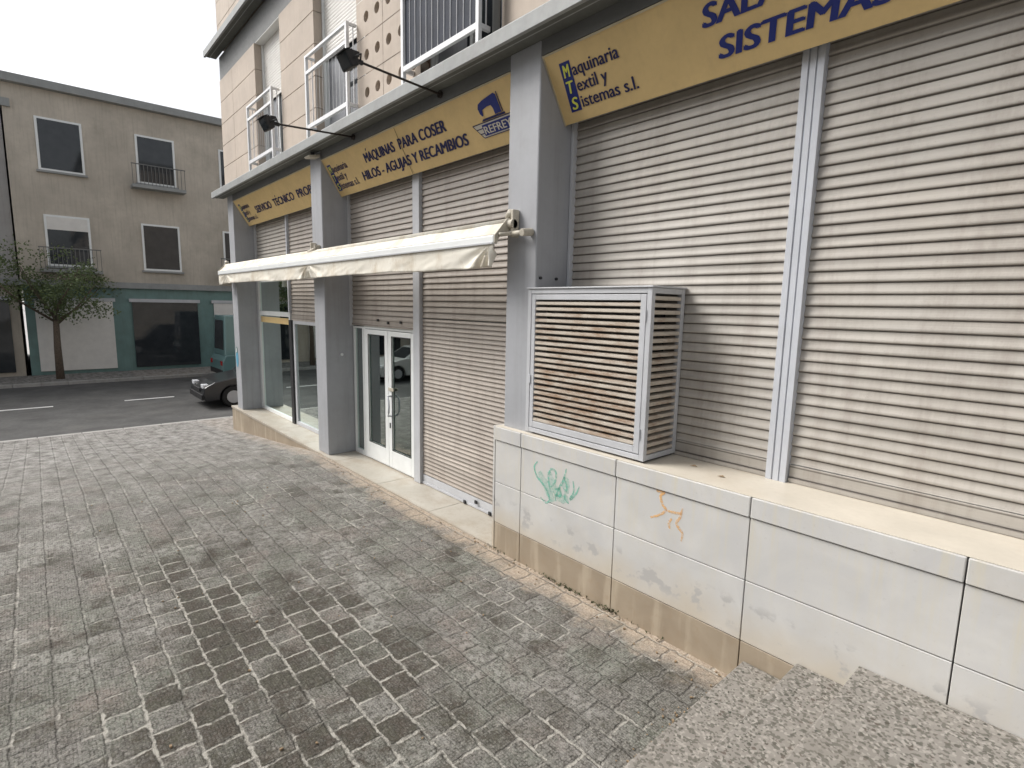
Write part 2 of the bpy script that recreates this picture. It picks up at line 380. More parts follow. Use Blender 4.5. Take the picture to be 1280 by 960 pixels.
def mat_cloth():
    t = NT('awning_canvas')
    base = t.mix(t.noise(2.5, 7, dist=.4), (.68, .64, .55), (.80, .77, .69))
    s = t.ramp(t.noise(1, 8, t.map((4, 3, 2.2)), .78), [(.47, 0.), (.66, 1.)])
    col = t.mix(t.math('MULTIPLY', s, .62), base, (.50, .41, .29))
    s = t.ramp(t.noise(17, 6, rough=.75), [(.6, 0.), (.72, 1.)])
    col = t.mix(t.math('MULTIPLY', s, .35), col, (.36, .29, .2))
    m = t.fin(col, .85, t.bump(t.noise(14, 5), .25, .006), 0, .2)
    return m
M['cloth'] = mat_cloth()
def mat_glass(name, tint=(.86, .93, .90), op=.0, boost=4.2):
    t = NT(name)
    tr = t.n('BsdfTransparent'); tr.inputs[0].default_value = (*tint, 1)
    gl = t.n('BsdfGlossy'); gl.inputs['Roughness'].default_value = .015; gl.inputs[0].default_value = (.88, .98, .95, 1)
    fr = t.n('Fresnel'); fr.inputs[0].default_value = 1.55
    mx = t.n('MixShader'); t.l(t.math('MULTIPLY', fr.outputs[0], boost, True), mx.inputs[0]); t.l(tr.outputs[0], mx.inputs[1]); t.l(gl.outputs[0], mx.inputs[2])
    t.l(mx.outputs[0], t.out.inputs[0]); return t.m
M['glass'] = mat_glass('clear_glass')
def mat_darkglass():
    t = NT('dark_glass'); return t.fin(t.mix(t.noise(3, 3), (.02, .024, .028), (.045, .05, .055)), .04)
M['darkglass'] = mat_darkglass()
def mat_spray(name, c, op):
    t = NT(name)
    p = t.n('BsdfPrincipled'); p.inputs['Base Color'].default_value = (*c, 1); p.inputs['Roughness'].default_value = .7
    tr = t.n('BsdfTransparent'); mx = t.n('MixShader')
    f = t.math('MULTIPLY', t.ramp(t.noise(28, 6, rough=.7), [(.32, .05), (.6, 1.)]), op)
    t.l(f, mx.inputs[0]); t.l(tr.outputs[0], mx.inputs[1]); t.l(p.outputs[0], mx.inputs[2]); t.l(mx.outputs[0], t.out.inputs[0]); return t.m
M['spray_green'] = mat_spray('green_spray', (.18, .52, .40), .75)
M['spray_teal'] = mat_spray('thin_green_spray', (.30, .62, .50), .42)
M['spray_orange'] = mat_spray('orange_spray', (.82, .46, .16), .7)
def mat_paint(name, c):
    t = NT(name); t.fin(c, .28); t.p.inputs['Coat Weight'].default_value = .6; t.p.inputs['Coat Roughness'].default_value = .06; return t.m
M['car_black'] = mat_paint('black_car_paint', (.012, .013, .016)); M['car_silver'] = mat_paint('silver_car_paint', (.45, .46, .47))
M['car_white'] = mat_paint('white_car_paint', (.72, .72, .70)); M['car_teal'] = mat_paint('teal_car_paint', (.13, .24, .24))
M['chrome'] = plain('chrome', (.7, .7, .72), .2, .02, 4, metal=1, bump=0)
M['lens'] = plain('lamp_lens', (.75, .77, .8), .12, .05, 8)
M['red_lens'] = plain('red_lens', (.4, .02, .02), .2, .05, 8)
def mat_leaf():
    t = NT('tree_leaves'); g = t.n('NewGeometry'); oi = t.noise(1.2, 4); n2 = t.noise(9, 3)
    col = t.mix(t.ramp(oi, [(.35, 0.), (.65, 1.)]), (.035, .06, .018), (.10, .14, .045)); col = t.mix(t.math('MULTIPLY', n2, .5), col, (.12, .15, .05))
    t.fin(col, .6); return t.m
M['leaf'] = mat_leaf()
M['moss'] = plain('moss', (.07, .075, .035), .95, .3, 40)
M['litter'] = plain('litter', (.28, .2, .12), .9, .35, 30)

# ------------------------------------------------------------------ ground: street falling away to the left
def gz(x):
    # level beside the shop, then falling down the hill to the cross street
    if x > -8.3: return 0.0
    if x > -15.0:
        t = -8.3-x
        return -.105*t*min(1, t/1.2*.5+.5)
    t = min(1, (-15.0-x)/2.5)
    return -.7035-.0966*math.sin(t*math.pi/2)
def ground_sheet(name, xs, ys, mat, dz=0.0):
    mb = MB(); n = len(ys)
    for x in xs:
        for y in ys:
            z = gz(x)+dz+ (.004*noise.noise(Vector((x*2.1, y*2.1, 0))) + .0 )
            mb.v.append((x, y, z))
    for i in range(len(xs)-1):
        for j in range(n-1): a = i*n+j; mb.f.append((a, a+n, a+n+1, a+1))
    return tag(obj(name, mb, mat, smooth=True), kind='structure')
def fr(a, b, s):
    k = max(1, round((b-a)/s)); return [a+(b-a)*i/k for i in range(k+1)]
ground_sheet('pavement', fr(-16.0, 12.0, .2), fr(-9.0, .02, .2), M['paving'])
ground_sheet('side_pavement', fr(-16.0, -13.25, .25), fr(.02, 14, .5), M['paving'])
ground_sheet('far_pavement', fr(-29.5, -26.9, .5), fr(-40, 60, 2), M['paving'])
g = MB(); g.quad((-600, -600, -.98), (600, -600, -.98), (600, 600, -.98), (-600, 600, -.98))
tag(obj('ground', g, M['grey_wall']), kind='structure')
def gsheet_road(name, xs, ys, dz): return ground_sheet(name, xs, ys, M['asphalt'], dz)
gsheet_road('cross_street', fr(-26.9, -16.15, .5), fr(-40, 60, 2), -.12)
gsheet_road('road', fr(-16.15, 12, .4), fr(-15.5, -9.15, .5), -.12)
ground_sheet('opposite_pavement', fr(-16.15, 12, .4), fr(-19.0, -15.65, .6), M['paving'])
k = MB()
for x in fr(-16.0, 3.2-.8, .8)[:-1] if False else [-16+.8*i for i in range(24)]:
    z0, z1 = gz(x), gz(x+.8)
    n = len(k.v); k.v += [(x+.004, -9.15, z0-.3), (x+.796, -9.15, z1-.3), (x+.796, -9.0, z1-.3), (x+.004, -9.0, z0-.3), (x+.004, -9.15, z0+.004), (x+.796, -9.15, z1+.004), (x+.796, -9.0, z1+.004), (x+.004, -9.0, z0+.004)]
    for a in ((0,3,2,1),(4,5,6,7),(0,1,5,4),(1,2,6,5),(2,3,7,6),(3,0,4,7)): k.f.append(tuple(n+i for i in a))
tag(obj('kerb', k, M['kerb'], bevel=.012), kind='structure')
k = MB()
for i in range(29): k.box(-16.15, -16.0, -9.0+.8*i, -8.21+.8*i, -1.1, gz(-16)+.004)
tag(obj('street_corner_kerb', k, M['kerb'], bevel=.012), kind='structure')
k = MB()
for i in range(60): k.box(-26.9, -26.75, -20+.8*i, -19.21+.8*i, -1.1, gz(-26.9)+.004)
tag(obj('far_kerb', k, M['kerb'], bevel=.012), kind='structure')

# ------------------------------------------------------------------ building
YP = .06; YS = .505; YM = .45          # pillar face, shutter plane, mullion face
XL, XR = -13.13, 5.7
B = thing('apartment_building', 'beige stone apartment block with blue grey ground floor pillars and closed roller shutters', 'building', (-6, 2, 0))
def P(name, mb, mat, bevel=0, parent=None, label=None, **kw):
    o = obj(name, mb, mat, parent or B, bevel, **kw)
    if label: o['label'] = label
    return o
PX = [(-13.13, -12.74), (-8.52, -8.12), (-3.905, -3.51), (.71, 1.10)]
for a, b in PX:
    z0 = 1.25 if a > -4.5 else .02
    P('pillar', MB().box(a, b, YP, .75, z0, 4.60), M['pillar'], .014)
# ground floor beam, fascia with drip lip
P('beam', MB().box(XL, XR, YP+.004, .30, 4.475, 4.60), M['beam'], .004)
fa = MB()
prof = [(-.177, 4.573), (-.177, 4.690), (-.165, 4.703), (.045, 4.712), (.045, 4.600), (-.06, 4.600), (-.06, 4.588), (-.075, 4.588), (-.075, 4.596), (-.135, 4.594), (-.140, 4.573)]
fa.prism(prof, -13.42, XR)
P('fascia', fa, M['fascia'], .003)
def soffit(dz):  # thin sheets under the fascia that carry the painted shade
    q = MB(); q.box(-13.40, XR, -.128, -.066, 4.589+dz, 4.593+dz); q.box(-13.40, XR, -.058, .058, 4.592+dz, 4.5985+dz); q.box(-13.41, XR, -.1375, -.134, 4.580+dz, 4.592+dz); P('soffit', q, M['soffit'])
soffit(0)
# second floor band
P('beam', MB().box(XL-.07, XR, YP+.004, .30, 6.94, 7.40), M['beam'], .004)
P('fascia', MB().prism([(p[0], p[1]+2.83) for p in prof], -13.42, XR), M['fascia'], .003)
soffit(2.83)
P('floor_slab', MB().box(XL+.05, XR, .30, 9, 4.20, 4.69), M['grey_wall'])
P('floor_slab', MB().box(XL+.05, XR, .32, 9, 7.1, 7.5), M['grey_wall'])
# stone facade panels (real joints), backing behind
ZJ = [4.704, 4.78, 5.212, 5.644, 6.076, 6.508, 6.938]
def panels(mb, xs, zs, y0=.05, y1=.25, g=.004):
    for i in range(len(xs)-1):
        for j in range(len(zs)-1): mb.box(xs[i]+g, xs[i+1]-g, y0, y1, zs[j]+g, zs[j+1]-g)
W1 = (-10.87, -9.59); W2 = (-8.20, -6.86); W3 = (-5.36, -4.02); W4 = (-1.3, .1)
st = MB()
panels(st, [-13.2, -12.30, W1[0]], ZJ); panels(st, [W1[1], W2[0]], ZJ); panels(st, [W3[1], -2.7, W4[0]], ZJ); panels(st, [W4[1], 1.5, 3.1, 4.4, XR], ZJ)
UP = [7.545+.432*i for i in range(9)]
U2 = MB()
panels(st, [-13.2, -12.30, -10.87, -9.59, -8.2, -6.86, -5.36, -4.02, -2.7, -1.3, .1, 1.5, 3.1, 4.4, XR], UP)
P('stone_wall_panels', st, M['stone'], .003, seg=1)
P('backing_wall', MB().box(-13.17, XR, .26, .34, 4.69, 11.2), M['dark_gap'])
P('side_wall', MB().box(-13.19, -13.0, .345, 9, 4.0, 11.4), M['stone'])
P('side_wall', MB().box(-13.12, -12.9, .755, 9, -1.0, 4.19), M['beige_wall'])
P('roof_slab', MB().box(-13.4, XR, -.15, 9, 11.42, 11.6), M['fascia'])
# perforated stone screen
pf = MB(); hb = MB()
cols = [-6.60, -6.325, -6.05, -5.775, -5.50]; rows = [4.996, 5.43, 5.862, 6.294, 6.726]; rr = .062
def hole_cell(x0, x1, z0, z1, cx, cz):
    n = 24; b = len(pf.v); ang = [2*math.pi*i/n for i in range(n)]
    for a in ang:
        c, s = math.cos(a), math.sin(a)
        tx = ((x1-cx)/c if c > 1e-6 else (x0-cx)/c if c < -1e-6 else 1e9); tz = ((z1-cz)/s if s > 1e-6 else (z0-cz)/s if s < -1e-6 else 1e9)
        t = min(tx, tz); pf.v.append((cx+c*t, .05, cz+s*t))
    for a in ang: pf.v.append((cx+math.cos(a)*rr, .05, cz+math.sin(a)*rr))
    for a in ang: pf.v.append((cx+math.cos(a)*rr, .20, cz+math.sin(a)*rr))
    for i in range(n):
        j = (i+1) % n; pf.f.append((b+i, b+j, b+n+j, b+n+i)); pf.f.append((b+n+i, b+n+j, b+2*n+j, b+2*n+i))
    # corner fillers
    for (X, Z) in ((x0, z0), (x1, z0), (x1, z1), (x0, z1)):
        a0 = math.atan2(Z-cz, X-cx) % (2*math.pi); i = int(a0/(2*math.pi)*n) % n; j = (i+1) % n
        k = len(pf.v); pf.v.append((X, .05, Z)); pf.f.append((b+i, k, b+j))
xb = [-6.86, -6.4625, -6.1875, -5.9125, -5.6375, -5.36]
for i, cx in enumerate(cols):
    for j, cz in enumerate(rows):
        z0, z1 = ZJ[j+1] if j else 4.704, ZJ[j+2]
        g0 = .004 if i in (0, 2) else 0; g1 = .004 if i in (1, 4) else 0
        hole_cell(xb[i]+g0, xb[i+1]-g1, z0+.004, z1-.004, cx, cz)
P('perforated_screen', pf, M['stone'], label='stone screen pierced with rows of round holes')
P('screen_backing', MB().box(-6.855, -5.365, .203, .255, 4.71, 6.93), M['stone_hole'])

def slat_profile(z0, z1, p=.072, amp=.013, y=YS, phase=0):
    pr = []; k0 = math.floor(z0/p); z = k0*p
    while z < z1:
        j = random.uniform(-.0012, .0012)
        for f, d in ((.0, .0), (.03, .5), (.08, .85), (.16, 1.0), (.28, .95), (.42, .70), (.58, .44), (.76, .28), (.92, .22), (.985, .12)):
            zz = z+f*p
            if z0 <= zz <= z1: pr.append((y+j-amp*d, zz))
        z += p
    return pr
def sheet_sh(x0, x1, z0, z1, mat, bar=True, y=YS, p=.072, amp=.015, label=None):
    mb = MB().sheet(slat_profile(z0+(.12 if bar else 0), z1, p, amp, y), x0, x1, 48, .007)
    o = P('roller_shutter', mb, mat, label=label)
    if bar:
        b = MB().box(x0, x1, y-.014, y+.012, z0+.035, z0+.12); b.box(x0, x1, y-.026, y+.012, z0, z0+.033)
        P('bottom_bar', b, mat, .003, parent=o)
    return o
# right bay
s_r = sheet_sh(-3.475, -1.56, 1.262, 4.05, M['shutter'])
sheet_sh(-1.42, .70, 1.262, 4.05, M['shutter'])
# middle bay
s_ml = sheet_sh(-8.10, -6.22, 2.07, 4.05, M['shutter_warm'])
s_mr = sheet_sh(-6.055, -3.915, 2.232, 4.05, M['shutter_warm'], False)
tmp = MB().sheet(slat_profile(.15, 2.23, .052, .014), -6.055, -3.915, 60, .006)
low_ = P('lower_slats', tmp, M['shutter_fine'], parent=s_mr)
P('bottom_bar', MB().box(-6.055, -3.915, YS-.014, YS+.012, .06, .15).box(-6.055, -3.915, YS-.026, YS+.012, .026, .058), M['alu'], .003, parent=s_mr)
# left bay
sheet_sh(-12.72, -10.82, 2.86, 4.05, M['shutter'])
sheet_sh(-10.76, -8.53, 2.05, 4.05, M['shutter_warm'])
for x, z in ((-5.1, .03), (-4.88, .09), (-4.62, .03), (-4.42, .10), (-4.25, .03), (-4.04, .08)): P('shutter_lock', MB().box(x, x+.04, YS-.045, YS-.0265, z, z+.04), M['black'], .003, parent=s_mr)
for x, z in ((-7.25, 2.15), (-6.95, 2.12), (-6.6, 2.14)): P('shutter_lock', MB().box(x, x+.035, YS-.04, YS-.02, z, z+.035), M['black'], .003, parent=s_ml)
# housings above the shutters (dark slot under the signs)
for a, b in ((-12.74, -8.52), (-8.12, -3.905), (-3.51, .71)):
    P('shutter_housing', MB().box(a+.002, b-.002, .40, .72, 4.05, 4.47), M['dark_gap'])
# mullions and shutter guides
def mull(x0, x1, z0, z1, grooves=0, mat='alu', y0=YM):
    mb = MB().box(x0, x1, y0, .56, z0, z1)
    if grooves:
        w_ = (x1-x0)
        mb = MB().box(x0, x1, y0+.012, .56, z0, z1)
        mb.box(x0, x0+w_*.30, y0, y0+.014, z0, z1); mb.box(x0+w_*.36, x1-w_*.36, y0+.002, y0+.014, z0, z1); mb.box(x1-w_*.30, x1, y0, y0+.014, z0, z1)
    return P('mullion', mb, M[mat], .003)
mull(-1.56, -1.425, 1.257, 4.05, 1, 'alu_pale')
mull(-3.505, -3.475, 1.257, 4.05)
mull(-6.215, -6.06, .024, 4.05, 0)
mull(-8.118, -8.09, 2.05, 4.05, 0)
mull(-10.82, -10.76, 2.2, 4.05, 0, 'alu_pale')
mull(-12.735, -12.70, .024, 4.05, 0)
# entrance: side light and double door
def frame(mb, x0, x1, z0, z1, y0, y1, wl, wr, wb, wt):
    mb.box(x0, x0+wl, y0, y1, z0, z1); mb.box(x1-wr, x1, y0, y1, z0, z1)
    mb.box(x0+wl, x1-wr, y0, y1, z0, z0+wb); mb.box(x0+wl, x1-wr, y0, y1, z1-wt, z1)
    return mb
sw = P('side_window', frame(MB(), -8.10, -7.745, .022, 2.055, .50, .55, .05, .05, .07, .03), M['white_frame'], .004)
P('pane', MB().box(-8.05, -7.795, .522, .528, .092, 2.025), M['glass'], parent=sw)
dfm = frame(MB(), -7.742, -6.22, .022, 2.065, .505, .56, .045, .035, .002, .035)
P('door_frame', dfm, M['white_frame'], .004)
for x0, x1, L in ((-7.69, -6.985, 1), (-6.975, -6.262, 0)):
    d = P('door', frame(MB(), x0, x1, .035, 2.02, .495, .54, .095, .095, .26, .07), M['white_frame'], .005)
    P('pane', MB().box(x0+.095, x1-.095, .515, .521, .295, 1.95), M['glass'], parent=d)
    ba = frame(MB(), x0+.093, x1-.093, .293, 1.952, .493, .499, .012, .012, .012, .012)
    P('glazing_bead', ba, M['rubber'], parent=d)
    if not L:
        pts = [(-6.90, .505, 1.10), (-6.90, .44, 1.09), (-6.86, .43, 1.04), (-6.85, .43, .95), (-6.86, .43, .86), (-6.90, .44, .81), (-6.90, .505, .80)]
        P('handle', MB().tube(pts, .013, 10), M['alu_pale'], parent=d, smooth=True)
        P('lock_plate', MB().box(-6.955, -6.81, .478, .494, 1.17, 1.215), M['cream_plastic'], .003, parent=d)
        P('keyhole', MB().box(-6.94, -6.915, .485, .4945, .62, .70), M['black'], .006, parent=d)
# left bay windows
lw = P('shop_window', frame(MB(), -12.70, -10.80, .022, 2.86, .47, .53, .06, .07, .07, .05), M['white_frame'], .004)
P('transom', MB().box(-12.64, -10.87, .465, .53, 2.11, 2.20), M['white_frame'], .003, parent=lw)
P('pane', MB().box(-12.64, -10.87, .497, .503, .092, 2.11), M['glass'], parent=lw)
P('pane', MB().box(-12.64, -10.87, .497, .503, 2.20, 2.81), M['glass'], parent=lw)
P('stripe_sticker', MB().box(-12.62, -10.89, .490, .4955, 1.96, 2.08), M['gold'], parent=lw)
P('window_post', MB().box(-10.795, -10.66, .44, .56, .022, 2.06), M['black'], .003)
rw = P('shop_window', frame(MB(), -10.655, -8.53, .022, 2.05, .47, .53, .09, .06, .07, .06), M['alu'], .004)
P('pane', MB().box(-10.565, -8.59, .497, .503, .092, 1.99), M['glass'], parent=rw)
# room behind
rm = MB()
rm.box(-12.9, -3.3, 5.2, 5.3, .0, 3.6); rm.box(-12.9, -12.8, .60, 5.2, 0, 3.6); rm.box(-3.9, -3.8, .60, 5.2, 0, 3.6)
P('room_wall', rm, M['room']); P('room_floor', MB().box(-12.8, -3.9, .562, 5.2, -.05, .021), M['roomfloor']); P('room_ceiling', MB().box(-12.8, -3.9, .73, 5.2, 3.2, 3.3), M['wall_white'])

# upper windows with roller blinds
def slats(mb, x0, x1, z0, z1, y, p=.045, amp=.008):
    pr = []; z = z0
    while z < z1-.001:
        for f, d in ((.02, 0), (.12, .6), (.5, 1), (.88, .6), (.98, 0)): pr.append((y-amp*d, min(z1, z+f*p)))
        z += p
    return mb.sheet(pr, x0, x1)
def upper_window(x0, x1, zb, screen=False):
    fr_ = frame(MB(), x0+.005, x1-.005, 4.715, 6.93, .215, .255, .05, .05, .06, .05)
    fr_.box((x0+x1)/2-.025, (x0+x1)/2+.025, .217, .253, 4.78, 6.86)
    f = P('window', fr_, M['white_frame'], .003)
    P('pane', MB().box(x0+.05, x1-.05, .240, .246, 4.77, 6.88), M['darkglass'], parent=f)
    if zb < 6.8:
        P('roller_blind', slats(MB(), x0+.035, x1-.035, zb, 6.93, .205), M['shut_white'], parent=f)
        for (ca, cb) in ((.0, .42), (.86, 1.0)):
            pr = [(x0+.06+(x1-x0-.12)*(ca+(cb-ca)*i/40), .2375+.0018*math.sin(i*1.9)) for i in range(41)]
            c = MB(); c.v = [(p[0], p[1], 4.78) for p in pr]+[(p[0], p[1], zb) for p in pr]; c.f = [(i, i+1, i+42, i+41) for i in range(40)]
            P('curtain', c, M['curtain'], parent=f)
    for xg in (x0+.003, x1-.035): P('blind_guide', MB().box(xg, xg+.032, .17, .214, 4.715, 6.92), M['white_frame'], .003, parent=f)
    P('lintel', MB().box(x0+.002, x1-.002, .066, .254, 6.925, 6.939), M['wall_white'], parent=f)
upper_window(*W1, 5.93); upper_window(*W2, 5.86); upper_window(*W3, 6.5); upper_window(*W4, 6.2)
def balcony(x0, x1, screen=False):
    y = -.075; t = .02
    mb = MB()
    for x in (x0, x1-.045): mb.box(x, x+.045, y-t, y+t, 4.706, 5.86)
    mb.box(x0+.045, x1-.045, y-t, y+t, 5.825, 5.86); mb.box(x0+.045, x1-.045, y-t+.002, y+t-.002, 5.605, 5.65); mb.box(x0+.045, x1-.045, y-t+.002, y+t-.002, 4.87, 4.925)
    n = 12
    for i in range(1, n):
        x = x0+.045+(x1-x0-.09)*i/n; mb.box(x-.0032, x+.0032, y-.002, y+.002, 4.925, 5.605)
    for x in (x0, x1-.045):      # side returns
        mb.box(x+.005, x+.04, y+t, .048, 5.825, 5.855); mb.box(x+.005, x+.04, y+t, .048, 4.875, 4.92); mb.box(x+.018, x+.03, .0, .012, 4.92, 5.825)
    o = P('balcony_railing', mb, M['white_rail'], .002, seg=1)
    if screen: P('privacy_screen', MB().box(x0+.05, x1-.05, y+.008, y+.016, 4.94, 5.60), M['bluescreen'], parent=o, label='dark blue screen behind the railing bars')
balcony(-10.99, -9.66); balcony(-8.22, -6.85); balcony(-5.53, -4.17, True); balcony(-1.4, .15, True)
P('drain_pipe', MB().tube([(-4.01, -.02, 4.71), (-4.01, -.02, 6.9)], .035, 12), M['beam'], smooth=True)

# ------------------------------------------------------------------ low marble wall under the right bay
Wt = thing('low_wall', 'white marble clad low wall with a cream coping and brown skirting under the right bay', 'wall', (-1.5, .2, 0))
g_ = .0035
xs = [-3.955, -3.58, -2.49, -1.44, -.385, .71, 1.4]
cp = MB(); fc = MB(); sk = MB()
for i in range(len(xs)-1):
    a, b = xs[i]+g_, xs[i+1]-g_
    obj('coping_slab', MB().box(a, b, -.012, .60, 1.123, 1.255), M['marble'] if False else M['wmarble'], Wt, .006)
    for z0, z1 in ((.285, .70), (.70, 1.12)): fc.box(a, b, 0, .06, z0+g_, z1-g_)
    sk.box(a, b, .002, .06, -.05, .285-g_)
obj('coping_top', MB().box(-3.95, 1.4, .0, .56, 1.2565, 1.2595), M['marble'], Wt)
obj('facing', fc, M['wmarble'], Wt, .002, seg=1); obj('skirting', sk, M['skirt'], Wt, .002, seg=1)
obj('core', MB().box(-3.975, 1.4, .055, .57, -.1, 1.12), M['dark_gap'], Wt)
obj('corner_trim', MB().box(-3.982, -3.956, -.004, .44, 0, 1.257), M['wmarble'], Wt, .003)
def arc(pts, n=7):
    o = []
    for i in range(len(pts)-1):
        p0 = pts[max(i-1, 0)]; p1 = pts[i]; p2 = pts[i+1]; p3 = pts[min(i+2, len(pts)-1)]
        for k in range(n):
            t = k/n
            o.append(tuple(.5*((2*p1[c])+(-p0[c]+p2[c])*t+(2*p0[c]-5*p1[c]+4*p2[c]-p3[c])*t*t+(-p0[c]+3*p1[c]-3*p2[c]+p3[c])*t**3) for c in (0, 1)))
    return o+[pts[-1]]
gf = MB(); yg = -.0022
for s_ in ([(-3.36,1.04),(-3.40,.98),(-3.36,.90),(-3.26,.83),(-3.20,.74),(-3.24,.69),(-3.31,.72)],
           [(-3.19,.80),(-3.22,.93),(-3.19,1.01),(-3.13,.99),(-3.14,.90),(-3.19,.85)],
           [(-3.01,1.06),(-3.04,.95),(-3.09,.86),(-3.12,.78)],
           [(-3.04,.98),(-3.00,.90),(-3.02,.80),(-2.97,.76)],
           [(-3.14,.84),(-3.08,.86),(-3.07,.80),(-3.13,.79),(-3.12,.74)],
           [(-2.93,.97),(-2.92,.88),(-2.96,.80),(-2.90,.86),(-2.86,.94)]): gf.ribbon(arc(s_), .022, yg)
obj('graffiti', gf, M['spray_green'], Wt)['label'] = 'faded green spray paint tag'
gf = MB()
for s_ in ([(-3.34,.95),(-3.24,.84),(-3.16,.72)], [(-3.22,.98),(-3.15,.86),(-3.06,.78),(-2.98,.80)], [(-3.02,.98),(-3.0,.84)]): gf.ribbon(arc(s_), .085, -.0012)
obj('graffiti', gf, M['spray_teal'], Wt)['label'] = 'pale green overspray'
gf = MB()
for s_ in ([(-2.10,1.135),(-2.12,1.11),(-2.06,1.115),(-2.09,1.08),(-2.07,1.02),(-2.04,.985),(-2.10,.93),(-2.165,.895)],
           [(-2.04,.985),(-1.97,.99),(-1.91,1.0)], [(-1.91,1.04),(-1.925,.97),(-1.95,.92),(-1.93,.89),(-1.90,.86),(-1.905,.80)], [(-1.99,.94),(-2.01,.90),(-2.00,.86)]):
    gf.ribbon(arc(s_), .021, -.0145 if False else -.0022)
obj('graffiti', gf, M['spray_orange'], Wt)['label'] = 'orange spray paint squiggle'

# ------------------------------------------------------------------ long marble doorstep
Ds = thing('doorstep', 'long cream marble doorstep running below the entrance door and pillars', 'step', (-8, .2, 0))
xs2 = [-13.45, -11.9, -10.4, -9.1, -7.75, -6.4, -5.15, -3.984]
for i in range(len(xs2)-1):
    obj('tread_slab', MB().box(xs2[i]+.003, xs2[i+1]-.003, 0, .56, -.022, .021), M['step'], Ds, .004)
obj('riser', MB().box(-13.42, -3.99, .012, .5, -1.0, -.024), M['skirt'], Ds)
obj('core', MB().box(-13.40, -3.99, .03, .56, -1.0, -.023), M['kerb'], Ds)

# ------------------------------------------------------------------ terrazzo stairs rising to the right
S = thing('staircase', 'speckled terrazzo stairs climbing to the right along the marble wall', 'stairs', (-.6, -1.5, 0))
xr = [-1.406, -1.09, -.774]
for i, x in enumerate(xr):
    z = .162+.157*i
    x1 = xr[i+1]+.05 if i < 2 else 3.2
    obj('step' if i < 2 else 'landing', MB().box(x, x1, -4.9, -.003, z-.30, z), M['terrazzo'], S, .010)
obj('base', MB().box(-1.35, 3.2, -4.88, -.01, -.1, .1), M['kerb'], S)

# ------------------------------------------------------------------ louvred cage
C_ = thing('louvred_cage', 'grey metal louvred box with rust stained cream slats standing on the low wall', 'louvre box', (-2.94, .28, 1.26))
bx0, bx1, by0, by1, bz0, bz1 = -3.59, -2.29, .05, .485, 1.275, 2.562
a = .042
f_ = MB()
for x in (bx0, bx1-a):
    for y in (by0, by1-a): f_.box(x, x+a, y, y+a, bz0, bz1)
for z in (bz0, bz1-a):
    for y in (by0, by1-a): f_.box(bx0+a, bx1-a, y+.001, y+a-.001, z+.001, z+a-.001)
    for x in (bx0, bx1-a): f_.box(x+.001, x+a-.001, by0+a, by1-a, z+.001, z+a-.001)
obj('frame', f_, M['alu'], C_, .003)
obj('lid', MB().box(bx0-.012, bx1+.012, by0-.012, by1+.01, bz1+.001, bz1+.013), M['alu'], C_, .003)
dr = obj('door', frame(MB(), bx0+a+.006, bx1-a-.006, bz0+a+.006, bz1-a-.006, by0+.002, by0+.032, .045, .05, .055, .045), M['alu'], C_, .003)
def louvre(mb, x0, x1, z0, z1, y0, n, depth=.045, ax='x', xo=0):
    p = (z1-z0)/n
    for i in range(n):
        zc = z0+p*(i+.5)+random.uniform(-.0015, .0015)
        # tilted blade with a rolled outer edge, falling to the front
        pr = [(0, -.30*p), (.003, -.40*p), (.008, -.38*p), (depth, .16*p), (depth-.003, .24*p), (.002, .12*p)]
        if ax == 'x': mb.prism([(y0+q[0], zc+q[1]) for q in pr], x0, x1, 'x')
        else: mb.prism([(xo-q[0], zc+q[1]) for q in pr], x0, x1, 'y')
lz0, lz1 = bz0+a+.061, bz1-a-.051
obj('slats', louvre(m1 := MB(), bx0+a+.051, bx1-a-.056, lz0, lz1, by0+.006, 22) or m1, M['rusty'], dr)
obj('side_slats', louvre(m2 := MB(), by0+a, by1-a, bz0+a, bz1-a, 0, 23, .045, 'y', bx1-.006) or m2, M['rusty'], C_)
obj('side_slats', louvre(m3 := MB(), by0+a, by1-a, bz0+a, bz1-a, 0, 23, -.045, 'y', bx0+.006) or m3, M['rusty'], C_)
obj('hinge', MB().tube([(bx1-a-.002, by0-.004, 2.32), (bx1-a-.002, by0-.004, 2.40)], .007, 8), M['alu'], C_)
obj('hinge', MB().tube([(bx1-a-.002, by0-.004, 1.44), (bx1-a-.002, by0-.004, 1.52)], .007, 8), M['alu'], C_)
obj('latch', MB().box(bx0+a-.012, bx0+a+.016, by0-.008, by0+.001, 1.72, 1.80), M['alu'], C_, .002)
obj('foot', MB().box(bx0+.02, bx0+.10, by0+.02, by1-.02, 1.2597, 1.2745), M['black'], C_)
obj('foot', MB().box(bx1-.10, bx1-.02, by0+.02, by1-.02, 1.2597, 1.2745), M['black'], C_)
# condenser standing inside the cage
A_ = thing('condenser_unit', 'dark air conditioning unit hidden inside the louvred box', 'air conditioner', (-2.94, .3, 1.26))
obj('casing', MB().box(-3.46, -2.43, .16, .455, 1.32, 2.45), M['black'], A_, .01)
cg = MB()
for i in range(7): cg.tube([(-2.95+.33*math.cos(t*math.pi/10)*(i+1)/7, .192, 1.85+.33*math.sin(t*math.pi/10)*(i+1)/7) for t in range(21)], .004, 5, False)
obj('fan_grille', cg, M['black'], A_)

